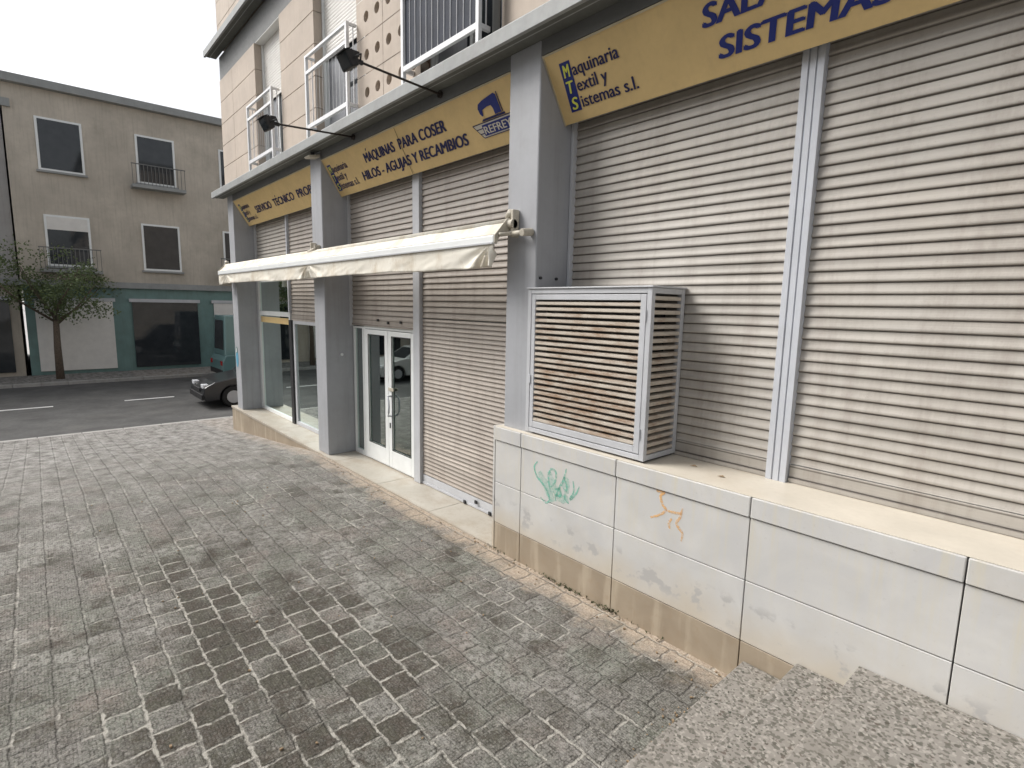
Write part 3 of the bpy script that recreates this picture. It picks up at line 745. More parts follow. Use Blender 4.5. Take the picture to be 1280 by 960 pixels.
# ------------------------------------------------------------------ signs
Bv = Vector((0, .37, 3.985)); Tv = Vector((0, .065, 4.47)); Vd = (Tv-Bv).normalized(); Nn = Vector((1, 0, 0)).cross(Vd).normalized()   # points out/down
def sp(u, v, d=0): q = Bv+Vd*v+Nn*d; return Vector((u, q.y, q.z))
def text_mesh(body, u0, u1, v0, h, shear=0., off=0., d=.004, bold=0.):
    cu = bpy.data.curves.new('t', 'FONT'); cu.body = body; cu.size = 1; cu.shear = shear; cu.offset = off; cu.resolution_u = 4; cu.fill_mode = 'FRONT'
    to = bpy.data.objects.new('t', cu); COL.objects.link(to)
    bpy.context.view_layer.update()
    me = bpy.data.meshes.new_from_object(to.evaluated_get(bpy.context.evaluated_depsgraph_get()))
    bpy.data.objects.remove(to, do_unlink=True)
    X = [v.co.x for v in me.vertices]; x0, x1 = min(X), max(X)
    caph = .73
    mb = MB()
    sh = bold*h
    for q, (du, dv) in enumerate(((-sh, 0), (0, 0), (sh, 0), (0, sh*.5)) if bold else ((0, 0),)):
        b0 = len(mb.v)
        for v in me.vertices: mb.v.append(tuple(sp(u0+sh+(v.co.x-x0)/(x1-x0)*(u1-u0-2*sh)+du, v0+v.co.y/caph*h+dv, d+.0003*q)))
        for p in me.polygons: mb.f.append(tuple(b0+i for i in p.vertices))
    bpy.data.meshes.remove(me); return mb
def lettering(name, mb, mat, par):
    me = bpy.data.meshes.new(name); me.from_pydata(mb.v, [], mb.f); me.update(); me.materials.append(mat)
    o = bpy.data.objects.new(name, me); COL.objects.link(o); o.parent = par; o.matrix_parent_inverse = Matrix.Translation(-par.location); return o
def plate(u0, u1, v0, v1, d, mat, par, name, u0b=None, u1b=None):
    u0b = u0 if u0b is None else u0b; u1b = u1 if u1b is None else u1b
    mb = MB(); mb.quad(sp(u0b, v0, d), sp(u1b, v0, d), sp(u1, v1, d), sp(u0, v1, d)); return lettering(name, mb, mat, par)
def sign_board(x0, x1, label, joints=()):
    s_ = thing('shop_sign', label, 'sign', ((x0+x1)/2, .2, 4.2), 'ochre fascia signs between the pillars')
    mb = MB()
    cuts = [x0+.004]+[j for j in joints]+[x1-.004]
    for a, b in zip(cuts[:-1], cuts[1:]):
        P0 = [sp(a+.0015, .004, 0), sp(b-.0015, .004, 0), sp(b-.0015, .569, 0), sp(a+.0015, .569, 0), sp(a+.0015, .004, -.025), sp(b-.0015, .004, -.025), sp(b-.0015, .569, -.025), sp(a+.0015, .569, -.025)]
        n = len(mb.v); mb.v += [tuple(q) for q in P0]
        for f in ((0,1,2,3),(7,6,5,4),(0,4,5,1),(1,5,6,2),(2,6,7,3),(3,7,4,0)): mb.f.append(tuple(n+i for i in f))
    obj('board', mb, M['gold'], s_)
    e = MB()
    for (a, b, c, d_) in ((x0+.004, x1-.004, .556, .571), (x0+.004, x0+.018, .0, .555)):
        P0 = [sp(a, c, .006), sp(b, c, .006), sp(b, d_, .006), sp(a, d_, .006), sp(a, c, -.02), sp(b, c, -.02), sp(b, d_, -.02), sp(a, d_, -.02)]
        n = len(e.v); e.v += [tuple(q) for q in P0]
        for f in ((0,1,2,3),(7,6,5,4),(0,4,5,1),(1,5,6,2),(2,6,7,3),(3,7,4,0)): e.f.append(tuple(n+i for i in f))
    obj('edge_trim', e, M['gold_edge'], s_)
    return s_
def logo(s_, du):
    plate(-3.362+du, -3.250+du, .088, .470, .003, M['ink_blue'], s_, 'logo_block', -3.385+du, -3.268+du)
    for ch, v, c in (('M', .355, 0), ('T', .232, -.006), ('S', .105, -.013)):
        lettering('logo_letter', text_mesh(ch, -3.345+du+c, -3.268+du+c, v, .098, .2, 0, .0065, bold=.04), M['yellow'], s_)
    for tx, v, e in (('aquinaria', .350, -2.785), ('extil y', .227, -2.935), ('istemas s.l.', .103, -2.685)):
        lettering('lettering', text_mesh(tx, -3.250+du, e+du, v, .098, 0, 0, bold=.035), M['ink'], s_)
s1 = sign_board(-3.51, .71, 'ochre sign at right with large slanted blue capitals beginning SALAS and SISTE', (-.6,))
logo(s1, 0)
lettering('lettering', text_mesh('SALAS', -2.115, -1.47, .318, .135, .2, 0, bold=.075), M['ink_blue'], s1)
lettering('lettering', text_mesh('SISTEMAS', -2.045, -1.02, .108, .135, .2, 0, bold=.075), M['ink_blue'], s1)
s2 = sign_board(-8.12, -3.905, 'ochre sign in the middle reading MAQUINAS PARA COSER with a sewing machine emblem', (-6.02,))
logo(s2, -4.685)
lettering('lettering', text_mesh('MAQUINAS', -6.96, -6.155, .315, .12, .22, 0, bold=.075), M['ink'], s2)
lettering('lettering', text_mesh('PARA COSER', -6.075, -5.08, .315, .12, .22, 0, bold=.075), M['ink'], s2)
lettering('lettering', text_mesh('HILOS - AGUJAS Y RECAMBIOS', -7.22, -4.80, .115, .12, .22, 0, bold=.075), M['ink'], s2)
def lineseg(mb, a, b, wd, d):
    A = Vector(a); Bq = Vector(b); t_ = (Bq-A).normalized(); nn = Vector((-t_.y, t_.x))*wd/2
    mb.quad(sp(*(A+nn), d), sp(*(A-nn), d), sp(*(Bq-nn), d), sp(*(Bq+nn), d))
for s__, u_ in ((s2, -6.83), ):
    ac = MB(); lineseg(ac, (u_, .452), (u_+.03, .478), .016, .005); lettering('accent', ac, M['ink'], s__)
# emblem: winged band with name and sewing machine outline
def poly(s_, pts, d, mat, name):
    mb = MB(); mb.quad(*[sp(u, v, d) for u, v in pts]); return lettering(name, mb, mat, s_)
crk = MB(); lineseg(crk, (-6.045, .004), (-6.015, .30), .007, .0062); lineseg(crk, (-6.015, .30), (-5.99, .555), .007, .0062); obj_c = lettering('panel_joint', crk, M['dark_gap'], s2)
E1 = [(-4.665, .262), (-3.925, .262), (-4.02, .125), (-4.555, .125)]
poly(s2, [E1[3], E1[2], E1[1], E1[0]], .0030, M['paleink'], 'emblem_band')
ln = MB()
for q in (0, 1, 2, 3): lineseg(ln, E1[q], E1[(q+1) % 4], .008, .0055)
lineseg(ln, (-4.63, .215), (-4.53, .215), .009, .0055); lineseg(ln, (-4.595, .168), (-4.53, .168), .009, .0055)
lineseg(ln, (-4.10, .215), (-3.97, .215), .009, .0055); lineseg(ln, (-4.10, .168), (-4.0, .168), .009, .0055)
lettering('emblem_outline', ln, M['ink'], s2)
poly(s2, [(-4.53, .140), (-4.09, .140), (-4.09, .245), (-4.53, .245)], .0062, M['ink_blue'], 'emblem_panel')
lettering('emblem_lettering', text_mesh('REFREY', -4.515, -4.105, .155, .075, 0, 0, .0085, bold=.04), M['paleink'], s2)
mc = MB()
sil = [(-4.47, .318), (-4.45, .318), (-4.44, .37), (-4.36, .385), (-4.30, .385), (-4.285, .35), (-4.285, .298), (-4.19, .298), (-4.19, .455), (-4.215, .475), (-4.40, .450), (-4.47, .430), (-4.495, .395), (-4.49, .345)]
mc.quad(*[sp(u, v, .0058) for u, v in sil])
lettering('emblem_machine', mc, M['ink_blue'], s2)
mc = MB(); mc.quad(*[sp(u, v, .0058) for u, v in [(-4.50, .272), (-4.15, .272), (-4.15, .292), (-4.48, .292)]]); mc.quad(*[sp(u, v, .0058) for u, v in [(-4.178, .30), (-4.165, .30), (-4.165, .478), (-4.178, .478)]])
lettering('emblem_base', mc, M['ink'], s2)
s3 = sign_board(-12.74, -8.52, 'ochre sign at far left reading SERVICIO TECNICO, partly behind a pillar', (-10.5,))
logo(s3, -9.225)
lettering('lettering', text_mesh('SERVICIO', -11.80, -10.87, .195, .135, .22, 0, bold=.075), M['ink'], s3)
lettering('lettering', text_mesh('TECNICO', -10.72, -9.70, .195, .135, .22, 0, bold=.075), M['ink'], s3)
ac = MB(); lineseg(ac, (-10.50, .348), (-10.465, .375), .016, .005); lettering('accent', ac, M['ink'], s3)
lettering('lettering', text_mesh('PROPIO', -9.56, -8.62, .195, .135, .22, 0, bold=.075), M['ink'], s3)

# ------------------------------------------------------------------ awning
Aw = thing('awning', 'long cream fabric awning rolled almost closed above the entrance', 'awning', (-8.5, 0, 3.0))
ax0, ax1 = -13.2, -3.82
obj('roller_tube', MB().tube([(ax0, -.005, 3.145), (ax1+.03, -.005, 3.145)], .043, 14), M['cloth'], Aw, smooth=True)
# fabric from the roller to the front bar
fb = MB(); nx = 240
def sag(x): return .010*math.sin(x*1.1)+.006*noise.noise(Vector((x*3, 0, 0)))
for i in range(nx+1):
    x = ax0+(ax1-ax0)*i/nx
    for j in range(6):
        t = j/5; y = .0-(.150)*t; z = 3.188-(3.188-3.035)*t-.014*math.sin(t*math.pi)+(sag(x)*.4+.012*noise.noise(Vector((x*5+t*2, t*2, 4))))*math.sin(t*math.pi)
        fb.v.append((x, y-.012, z))
for i in range(nx):
    for j in range(5): a_ = i*6+j; fb.f.append((a_, a_+6, a_+7, a_+1))
obj('fabric', fb, M['cloth'], Aw, smooth=True)
obj('front_bar', MB().box(ax0-.01, ax1+.012, -.182, -.128, 2.952, 3.030), M['white_frame'], Aw, .012)
obj('bar_track', MB().box(ax0, ax1, -.187, -.1815, 2.953, 2.967), M['alu'], Aw)
vl = MB(); nx = 700; nz = 12; anchors = [(ax1-.03, 1.0, -1), (-8.12, 1.0, 0), (-12.6, .8, 0)]
for i in range(nx+1):
    x = ax0+(ax1-ax0)*i/nx
    for j in range(nz+1):
        t = j/nz; dy = .006*math.sin(x*4.1)*t+.018*noise.noise(Vector((x*2.2, t*1.5, 3)))*t+.008*noise.noise(Vector((x*7+t*3, t*3, 5)))*t
        lift = 0
        for (xa, k_, sd) in anchors:
            dx = x-xa; dd = t*.21+.015; an = math.atan2(dx, dd)
            fall = math.exp(-abs(dx)/.42)*k_
            dy += .042*fall*math.sin(an*13+1)*min(1, t*2.5)*math.exp(-(abs(dx)/.6)**2)
            lift += .012*fall*t
        z = 2.955-(.202+.012*math.sin(x*1.3+.5)+.008*noise.noise(Vector((x*1.7, 9, 2))))*t+lift
        vl.v.append((x, -.168-dy, z))
for i in range(nx):
    for j in range(nz): a_ = i*(nz+1)+j; vl.f.append((a_, a_+nz+1, a_+nz+2, a_+1))
vo = obj('valance', vl, M['cloth'], Aw, smooth=True)
sd_ = vo.modifiers.new('cloth_thickness', 'SOLIDIFY'); sd_.thickness = .002
for x in (ax1, ax0):
    e = 1 if x == ax1 else -1
    obj('end_plate', MB().prism([(.02, 3.20), (-.03, 3.19), (-.178, 3.03), (-.178, 2.96), (-.155, 2.955), (-.12, 3.02), (-.01, 3.08), (.035, 3.10)], x+.014*e, x+.026*e), M['cream_plastic'], Aw, .003)
    obj('folding_arm', MB().tube([(x+.10*e, .0, 3.055), (x+.04*e, -.06, 3.045), (x+.04*e, -.14, 3.03)], .019, 10), M['cream_plastic'], Aw, smooth=True)
    obj('gear_hub', MB().tube([(x+.028*e, -.004, 3.135), (x+.085*e, -.004, 3.135)], .042, 16), M['cream_plastic'], Aw, .004)
    bk = MB().box(x+min(.05*e, .085*e), x+max(.05*e, .085*e), -.02, .058, 3.02, 3.26)
    obj('wall_bracket', bk, M['cream_plastic'], Aw, .008)
    obj('arm_joint', MB().tube([(x+.06*e, -.01, 3.05), (x+.25*e, -.03, 3.045)], .023, 12), M['cream_plastic'], Aw, smooth=True)
    obj('joint_cap', MB().tube([(x+.25*e, -.065, 3.04), (x+.25*e, .055, 3.055)], .033, 14), M['cream_plastic'], Aw, .004)
    obj('hood', MB().tube([(x-.02*e, .02, 3.20), (x+.02*e, .0, 3.235), (x+.05*e, .02, 3.20)], .035, 12), M['cream_plastic'], Aw, smooth=True)
for x in (-8.33,):
    obj('wall_bracket', MB().box(x-.06, x-.02, -.03, .058, 3.10, 3.30), M['cream_plastic'], Aw, .006)
    obj('wall_bracket', MB().box(x+.08, x+.12, -.03, .058, 3.12, 3.26), M['cream_plastic'], Aw, .006)
    obj('arm_joint', MB().tube([(x-.12, -.03, 3.17), (x+.16, -.03, 3.20)], .022, 10), M['cream_plastic'], Aw, smooth=True)

# ------------------------------------------------------------------ floodlights on rods
def floodlight(X, y1, z0, z1, label):
    T = thing('floodlight', label, 'floodlight', (X, .0, z0), 'floodlights reaching out over the signs')
    obj('rod', MB().tube([(X, .055, z0), (X, y1+.05, z1)], .0115, 8), M['black_rust'], T, smooth=True)
    obj('base_plate', MB().tube([(X, .058, z0-.002), (X, .035, z0)], .035, 14), M['black_rust'], T)
    Mx = Matrix.Translation((X, y1-.05, z1-.02)) @ Matrix.Rotation(R(-62), 4, 'X') @ Matrix.Scale(.82, 4)
    h = MB().prism([(-.125, -.05), (.125, -.05), (.10, .05), (-.10, .05)], -.085, .085, 'y')
    h.v = [tuple(Mx @ Vector(q)) for q in h.v]
    hd = obj('lamp_head', h, M['black'], T, .008)
    obj('visor', MB().box(-.13, .13, -.095, -.088, -.085, .02, Mx), M['black'], T, .002)
    obj('lamp_glass', MB().box(-.11, .11, -.07, .07, -.056, -.051, Mx), M['darkglass'], T)
    fn = MB()
    for i in range(7): fn.box(-.085+i*.028, -.081+i*.028, -.06, .06, .051, .075, Mx)
    obj('cooling_fins', fn, M['black'], T)
    obj('yoke', MB().tube([(X+.108, y1-.04, z1-.02), (X+.115, y1+.02, z1+.02), (X, y1+.07, z1+.01), (X-.115, y1+.02, z1+.02), (X-.108, y1-.04, z1-.02)], .008, 8), M['black'], T, smooth=True)
    obj('clamp', MB().tube([(X, y1+.02, z1+.0), (X, y1+.09, z1-.004)], .022, 10), M['black'], T)
    obj('junction_box', MB().box(X-.03, X+.03, y1-.02, y1+.05, z1+.03, z1+.075), M['black'], T, .006)
floodlight(-4.99, -.90, 4.553, 4.61, 'black floodlight on a thin rod over the middle sign, nearest the big balcony')
floodlight(-7.008, -.98, 4.553, 4.50, 'black floodlight on a thin rod by the far left balcony')
# small soffit light by pillar
T = thing('soffit_light', 'small grey spotlight under the fascia at the top of the middle left pillar', 'spotlight', (-8.2, -.02, 4.57))
obj('mount', MB().tube([(-8.2, -.02, 4.572), (-8.2, -.02, 4.53)], .03, 12), M['black'], T)
obj('head', MB().prism([(-.12, 4.50), (.05, 4.54), (.05, 4.50), (-.10, 4.475)], -8.28, -8.10), M['cream_plastic'], T, .006)
# buzzer, sticker, number plate marks
T = thing('door_buzzer', 'small white round door buzzer on the pillar beside the entrance', 'buzzer', (-8.118, .31, 1.6))
obj('cap', MB().tube([(-8.119, .31, 1.607), (-8.095, .31, 1.607)], .022, 14), M['white_frame'], T, .004)
obj('button', MB().tube([(-8.0955, .31, 1.607), (-8.088, .31, 1.607)], .010, 12), M['lens'], T)
T = thing('pillar_sticker', 'blue and turquoise oval sticker on the leftmost pillar', 'sticker', (-12.98, .058, 1.2))
n = 28
mb = MB().prism([(-12.975+.085*math.cos(2*math.pi*i/n), 1.15+.20*math.sin(2*math.pi*i/n)) for i in range(n)], .0545, .0596, 'y'); obj('lower_disc', mb, M['blue_plastic'], T)
mb = MB().prism([(-12.975+.06*math.cos(2*math.pi*i/n), 1.33+.075*math.sin(2*math.pi*i/n)) for i in range(n)], .0515, .0543, 'y'); obj('upper_disc', mb, M['teal'], T)
obj('white_mark', MB().box(-13.0, -12.95, .0490, .0512, 1.29, 1.37), M['white_frame'], T)
T = thing('fixing_bolts', 'two dark bolts on the grey pillar side above the louvred box', 'bolts', (-3.505, .2, 2.68))
for y in (.11, .31): obj('bolt', MB().tube([(-3.512, y, 2.66), (-3.49, y, 2.66)], .013, 8), M['black'], T)

# ------------------------------------------------------------------ inside the shop
def rack(x, y, wd, h, label):
    T = thing('display_rack', label, 'shelf', (x, y, .02))
    u = MB()
    for dx in (0, wd-.03):
        for dy in (0, .37): u.box(x+dx, x+dx+.03, y+dy, y+dy+.03, .022, h)
    obj('upright', u, M['shelfmat'], T)
    for i in range(5):
        z = .15+(h-.25)*i/4
        obj('shelf', MB().box(x, x+wd, y+.002, y+.398, z, z+.025), M['alu'], T)
    return T
rack(-8.9, 3.2, 1.6, 2.0, 'grey metal shelf rack inside the shop behind the glass door')
rack(-11.8, 2.6, 1.6, 1.7, 'grey metal shelf rack inside the shop behind the left window')
for (x, y, z, a, b, h, lb) in ((-8.7, 3.25, .80, .35, .3, .25, 'brown carton on the shelf rack behind the door'), (-8.1, 3.25, 1.24, .3, .3, .3, 'brown carton high on the shelf rack behind the door'), (-11.6, 2.65, .96, .4, .3, .22, 'brown carton on the shelf rack behind the left window')):
    zz = {.80: 1.0625, 1.24: 1.50, .96: .90}[z]
    T = thing('carton', lb, 'box', (x, y, zz)); obj('body', MB().box(x, x+a, y, y+b, zz+.003, zz+h), M['carton'], T, .004); obj('tape', MB().box(x+a/2-.03, x+a/2+.03, y, y+b, zz+h+.0005, zz+h+.002), M['cream_plastic'], T)
T = thing('shop_counter', 'dark counter standing inside the shop behind the entrance', 'counter', (-6.6, 2.2, .02))
obj('body', MB().box(-7.2, -5.2, 2.4, 2.95, .022, .98), M['shelfmat'], T, .01); obj('top', MB().box(-7.25, -5.15, 2.35, 3.0, .982, 1.02), M['alu'], T, .005)

# ------------------------------------------------------------------ parked cars
def make_car(name, label, cat, paint, loc, rz, L=4.3, H=1.5, Wd=1.78, van=False):
    T = thing(name, label, cat, (0, 0, 0))
    hw = Wd/2; wr = .33; fx, rx = L*.5-.86, -L*.5+.80
    def archpts(cx): return [(cx+.39*math.cos(a_), .30+.39*math.sin(a_)) for a_ in [math.pi*k/10 for k in range(11)]]
    low = [(L/2-.04, .28)]
    low = [(-L/2+.05, .30)] + [(-L/2, .5), (-L/2+.02, .86), (-L/2+.15, .93 if not van else 1.1)] + [(L/2-1.25, .98 if not van else 1.12), (L/2-.35, .82 if not van else .98), (L/2-.05, .66), (L/2, .45), (L/2-.06, .24)] + [(fx+.39, .24)] + archpts(fx)[1:-1] + [(fx-.39, .24), (rx+.39, .24)] + archpts(rx)[1:-1] + [(rx-.39, .24)]
    b = MB().prism(low, -hw, hw, 'y'); o = obj('body', b, paint, T, .035, seg=3)
    # greenhouse tapering to the roof
    zb = .90 if not van else 1.06
    gb = [(-L/2+.12, zb), (L/2-1.15, zb)]; gt = [(-L/2+(.45 if not van else .2), H-.03), (L/2-(2.05 if not van else 1.55), H-.03)]
    c = MB(); hb_, ht = hw-.05, hw-.22
    V = [(gb[0][0], -hb_, zb), (gb[1][0], -hb_, zb), (gb[1][0], hb_, zb), (gb[0][0], hb_, zb), (gt[0][0], -ht, H-.03), (gt[1][0], -ht, H-.03), (gt[1][0], ht, H-.03), (gt[0][0], ht, H-.03)]
    c.v = V; c.f = [(0,3,2,1),(4,5,6,7),(0,1,5,4),(1,2,6,5),(2,3,7,6),(3,0,4,7)]
    obj('cabin', c, paint, T, .05, seg=3)
    def panel(ids, m0, m1, n0, n1, off):
        p = [Vector(V[i]) for i in ids]
        def bl(u_, v_): return (p[0]*(1-u_)+p[1]*u_)*(1-v_)+(p[3]*(1-u_)+p[2]*u_)*v_
        q = [bl(m0, n0), bl(m1, n0), bl(m1, n1), bl(m0, n1)]; nr = (q[1]-q[0]).cross(q[3]-q[0]).normalized()
        cc = sum(q, Vector())/4; nr = nr if nr.dot(cc-Vector((0, 0, zb+.2))) > 0 else -nr
        mm = MB(); a_ = [x_+nr*off for x_ in q]; b_ = [x_-nr*.01 for x_ in q]; mm.v = [tuple(x_) for x_ in a_+b_]
        mm.f = [(0,1,2,3),(7,6,5,4),(0,4,5,1),(1,5,6,2),(2,6,7,3),(3,7,4,0)]; return mm
    obj('windscreen', panel((1,2,6,5), .07, .93, .1, .9, .006), M['darkglass'], T)
    obj('rear_window', panel((3,0,4,7), .1, .9, .15, .88, .006), M['darkglass'], T)
    for ids in ((0,1,5,4), (2,3,7,6)):
        obj('side_window', panel(ids, .12, .49, .14, .86, .006), M['darkglass'], T); obj('side_window', panel(ids, .52, .86, .14, .86, .006), M['darkglass'], T)
    for sx in (fx, rx):
        for sy in (-1, 1):
            ty = obj('wheel', MB().tube([(sx, sy*(hw-.20), wr), (sx, sy*(hw-.005), wr)], wr, 24), M['rubber'], T, .03)
            obj('rim', MB().tube([(sx, sy*(hw-.02), wr), (sx, sy*(hw+.004), wr)], .2, 16), M['alu'], ty, .01)
    for sy in (-1, 1):
        obj('headlight', MB().box(L/2-.20, L/2-.035, sy*(hw-.28)-.15, sy*(hw-.28)+.15, .62, .75), M['lens'], T, .02)
        obj('tail_light', MB().box(-L/2-.008, -L/2+.06, sy*(hw-.2)-.13, sy*(hw-.2)+.13, .68, .86), M['red_lens'], T, .01)
        obj('mirror', MB().box(L/2-1.62, L/2-1.48, sy*(hw+.08)-.09, sy*(hw+.08)+.09, zb+.06, zb+.2), paint, T, .03)
    obj('bumper', MB().box(L/2-.12, L/2+.03, -hw+.06, hw-.06, .28, .46), M['black'], T, .02)
    obj('grille', MB().box(L/2-.06, L/2+.008, -.45, .45, .50, .62), M['black'], T, .01)
    obj('bumper', MB().box(-L/2-.03, -L/2+.12, -hw+.06, hw-.06, .30, .50), M['black'], T, .02)
    T.location = loc; T.rotation_euler = (0, 0, rz)
    for ch in [q for q in bpy.data.objects if q.parent == T]: ch.matrix_parent_inverse = Matrix.Identity(4)
    return T
zst = gz(-20)-.12
make_car('parked_car', 'black car parked on the cross street beyond the leftmost pillar', 'car', M['car_black'], (-19.3, 2.75, zst), R(-90), 4.6, 1.84)
make_car('parked_van', 'teal van parked across the cross street by the far pavement', 'van', M['car_teal'], (-25.2, 5.0, zst), R(90), 5.2, 2.75, 2.0, True)
make_car('parked_car', 'silver car parked on the far side of the road behind the viewer', 'car', M['car_silver'], (-9.5, -13.9, gz(-9.5)-.12), R(180))
make_car('parked_car', 'white car parked down the hill across the road', 'car', M['car_white'], (-21.5, -8.6, zst), R(90), 4.2, 1.46)
make_car('parked_car', 'black car parked at the bottom of the hill across the road', 'car', M['car_black'], (-21.4, -14.3, zst), R(90), 4.5, 1.6)

# ------------------------------------------------------------------ buildings across the streets
def block(name, label, x0, x1, y0, y1, z0, h, wall, base, face, nb, nf, gh=3.8):
    T = thing(name, label, 'building', ((x0+x1)/2, (y0+y1)/2, z0))
    obj('wall', MB().box(x0, x1, y0, y1, z0+gh, h), wall, T); obj('ground_floor', MB().box(x0+.05, x1-.05, y0+.05, y1-.05, z0-.3, z0+gh-.003), base, T)
    obj('roof', MB().box(x0-.3, x1+.3, y0-.3, y1+.3, h+.003, h+.3), M['fascia'], T)
    obj('string_course', MB().box(x0-.12, x1+.12, y0-.12, y1+.12, z0+gh-.15, z0+gh+.1), M['fascia'], T)
    fh = (h-z0-gh)/nf
    ln_ = (y1-y0) if face in ('+x', '-x') else (x1-x0); bw = ln_/nb
    def bx(a, b, d0, d1, c, d):
        if face == '+x': return MB().box(x1+d0, x1+d1, y0+a, y0+b, c, d)
        if face == '+y': return MB().box(x0+a, x0+b, y1+d0, y1+d1, c, d)
    for i in range(nb):
        for j in range(nf):
            a = bw*i+bw*.3; b = bw*i+bw*.7; c = z0+gh+fh*j+.75; d = c+fh*.5
            f = obj('window', bx(a-.08, b+.08, .002, .05, c-.08, d+.08), M['white_frame'], T)
            obj('pane', bx(a, b, .051, .056, c, d-(.5 if (i*7+j*3) % 4 == 0 else .0)), M['darkglass'], f)
            if (i*7+j*3) % 4 == 0: obj('blind', bx(a, b, .051, .065, d-.5, d), M['shut_white'], f)
            if (i+j) % 2 == 0:
                bl_ = MB(); q_ = bx(a-.35, b+.35, .003, .62, c-.35, c-.22); bl_.v += q_.v; bl_.f += q_.f
                bo = obj('balcony', bl_, M['fascia'], T)
                rl = MB()
                for u_ in range(15):
                    aa = a-.33+(b-a+.64)*u_/14; q_ = bx(aa, aa+.02, .58, .60, c-.22, c+.6); n_ = len(rl.v); rl.v += q_.v; rl.f += [tuple(n_+w_ for w_ in f_2) for f_2 in q_.f]
                q_ = bx(a-.35, b+.35, .575, .605, c+.6, c+.64); n_ = len(rl.v); rl.v += q_.v; rl.f += [tuple(n_+w_ for w_ in f_2) for f_2 in q_.f]
                obj('railing', rl, M['beam'], bo)
            obj('sill', bx(a-.15, b+.15, .002, .14, c-.16, c-.083), M['fascia'], f)
        s_ = obj('shopfront', bx(bw*i+.35, bw*(i+1)-.35, -.045, .03, z0+.15, z0+gh-.75), M['darkglass'] if i % 2 else M['shut_white'], T)
        obj('frame', bx(bw*i+.25, bw*(i+1)-.25, -.045, .06, z0+gh-.745, z0+gh-.6), M['alu'], s_)
    return T
block('corner_building', 'beige three storey block with a teal ground floor across the cross street', -42, -29.5, -3.5, 26, -.8, 10.5, M['beige_wall'], M['teal'], '+x', 9, 2)
block('terraced_building', 'grey rendered apartment block at the far left edge behind the tree', -43, -29.7, -22.5, -3.56, -.8, 9.6, M['grey_wall'], M['beige_wall'], '+x', 6, 2)
block('street_building', 'pale rendered apartment block facing the shop from across the road', -16, 12, -30, -19.2, -.3, 11.5, M['beige_wall'], M['grey_wall'], '+y', 8, 2)

# ------------------------------------------------------------------ street trees
def tree(x, y, z0, h, label, seed):
    rnd = random.Random(seed)
    T = thing('street_tree', label, 'tree', (x, y, z0), 'street trees on the far pavement')
    tr = MB(); th = h*.42
    tr.tube([(x, y, z0-.1), (x+.03, y, z0+th*.5), (x-.02, y+.04, z0+th)], .14, 10, True, .09)
    tips = []
    for i in range(9):
        a = i*2.4+rnd.random(); e = rnd.uniform(.5, 1.1); l_ = h*rnd.uniform(.25, .42)
        p0 = Vector((x, y, z0+th*rnd.uniform(.8, 1.0))); p1 = p0+Vector((math.cos(a)*math.cos(e), math.sin(a)*math.cos(e), math.sin(e)))*l_*.5
        p2 = p1+Vector((math.cos(a+.3)*math.cos(e+.1), math.sin(a+.3)*math.cos(e+.1), math.sin(e+.1)))*l_*.6
        tr.tube([p0, p1, p2], .05, 6, True, .015); tips += [p1, p2, (p1+p2)/2]
    obj('trunk', tr, M['bark'], T, smooth=True)
    lf = MB()
    for c in tips:
        for k in range(3):
            cc = c+Vector((rnd.gauss(0, .35), rnd.gauss(0, .35), rnd.gauss(0, .28)))
            for q in range(70):
                d = Vector((rnd.gauss(0, 1), rnd.gauss(0, 1), rnd.gauss(0, .8))).normalized()*rnd.uniform(.15, .48)
                p = cc+d; u = Vector((rnd.gauss(0, 1), rnd.gauss(0, 1), rnd.gauss(0, 1))).normalized(); v = u.cross(Vector((rnd.random(), rnd.random(), rnd.random()))).normalized()
                s_ = rnd.uniform(.035, .065); lf.quad(p-u*s_, p+v*s_*.6, p+u*s_, p-v*s_*.6)
    me = bpy.data.meshes.new('crown'); me.from_pydata(lf.v, [], lf.f); me.materials.append(M['leaf'])
    o = bpy.data.objects.new('crown', me); COL.objects.link(o); o.parent = T; o.matrix_parent_inverse = Matrix.Translation(-T.location)
k = MB()
for i in range(24): k.box(-21.6, -21.48, -30+3.2*i, -28.6+3.2*i, gz(-21)-.2, gz(-21)-.112)
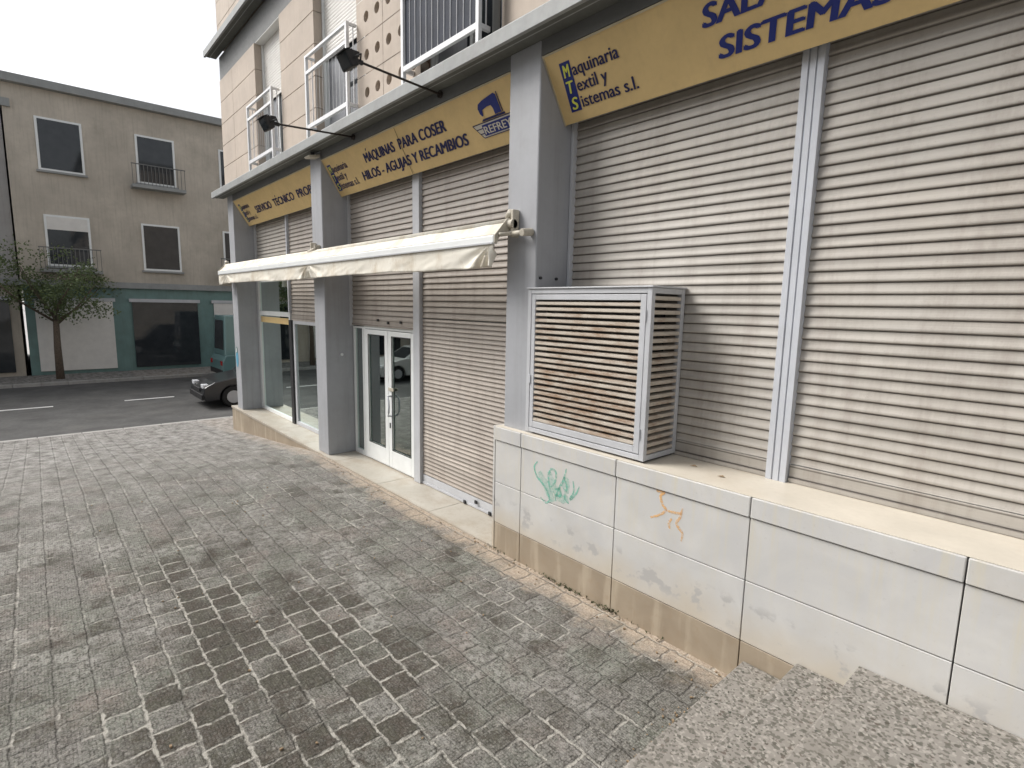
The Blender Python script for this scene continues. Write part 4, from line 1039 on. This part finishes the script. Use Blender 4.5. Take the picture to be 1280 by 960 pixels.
tag(obj('road_markings', k, M['wall_white']), kind='structure')
tree(-27.8, -2.6, -.8, 6.0, 'slim street tree in front of the teal ground floor', 3)
tree(-27.6, -6.4, -.8, 6.8, 'taller street tree in front of the grey block at the far left', 8)

# ------------------------------------------------------------------ moss and litter
ms = MB()
for (cx, n_, sx) in ((-3.05, 60, .10), (-2.9, 40, .07), (-2.62, 50, .10), (-2.48, 40, .05), (-3.9, 25, .1), (-3.3, 25, .15), (-2.2, 20, .15)):
    for i in range(n_):
        x = random.gauss(cx, sx); y = -abs(random.gauss(0, .018)); z = abs(random.gauss(0, .014)); s_ = random.uniform(.006, .017)
        u = Vector((random.gauss(0, 1), random.gauss(0, 1), random.gauss(0, 1))).normalized()*s_; v = Vector((random.gauss(0, 1), random.gauss(0, 1), random.gauss(0, 1))).normalized()*s_
        p = Vector((x, y, z+.003)); ms.quad(p-u, p+v, p+u)
tag(obj('moss', ms, M['moss']), 'dark moss in the joint at the foot of the marble wall', 'moss', kind='stuff')
lt = MB()
for i in range(260):
    if i < 120: x = -1.42-abs(random.gauss(0, .07)); y = random.uniform(-1.6, -.02)
    elif i < 190: x = random.uniform(-8, -1.5); y = -abs(random.gauss(0, .12))-.01
    else: x = random.uniform(-8, -1.5); y = random.uniform(-3.2, -.1)
    s_ = random.uniform(.003, .009); z = .008
    h_ = s_*.7; a = random.uniform(0, 3)
    Mx = Matrix.Translation((x, y, z)) @ Matrix.Rotation(a, 4, 'Z'); lt.box(-s_, s_, -s_*.6, s_*.6, -h_, h_*.6, Mx)
tag(obj('grit', lt, M['litter'], bevel=0), 'small stones and grit scattered on the paving by the stairs', 'grit', kind='stuff')
for (x, y, z, lb) in ((-2.02, .30, 1.262, 'small dry leaf on the coping beside the louvred box'), (-1.76, .22, 1.262, 'small dry leaf in the middle of the coping')):
    mb = MB(); mb.quad((x-.03, y, z), (x, y-.012, z+.006), (x+.03, y+.004, z), (x+.005, y+.014, z+.01))
    tag(obj('dry_leaf', mb, M['litter']), lb, 'leaf')
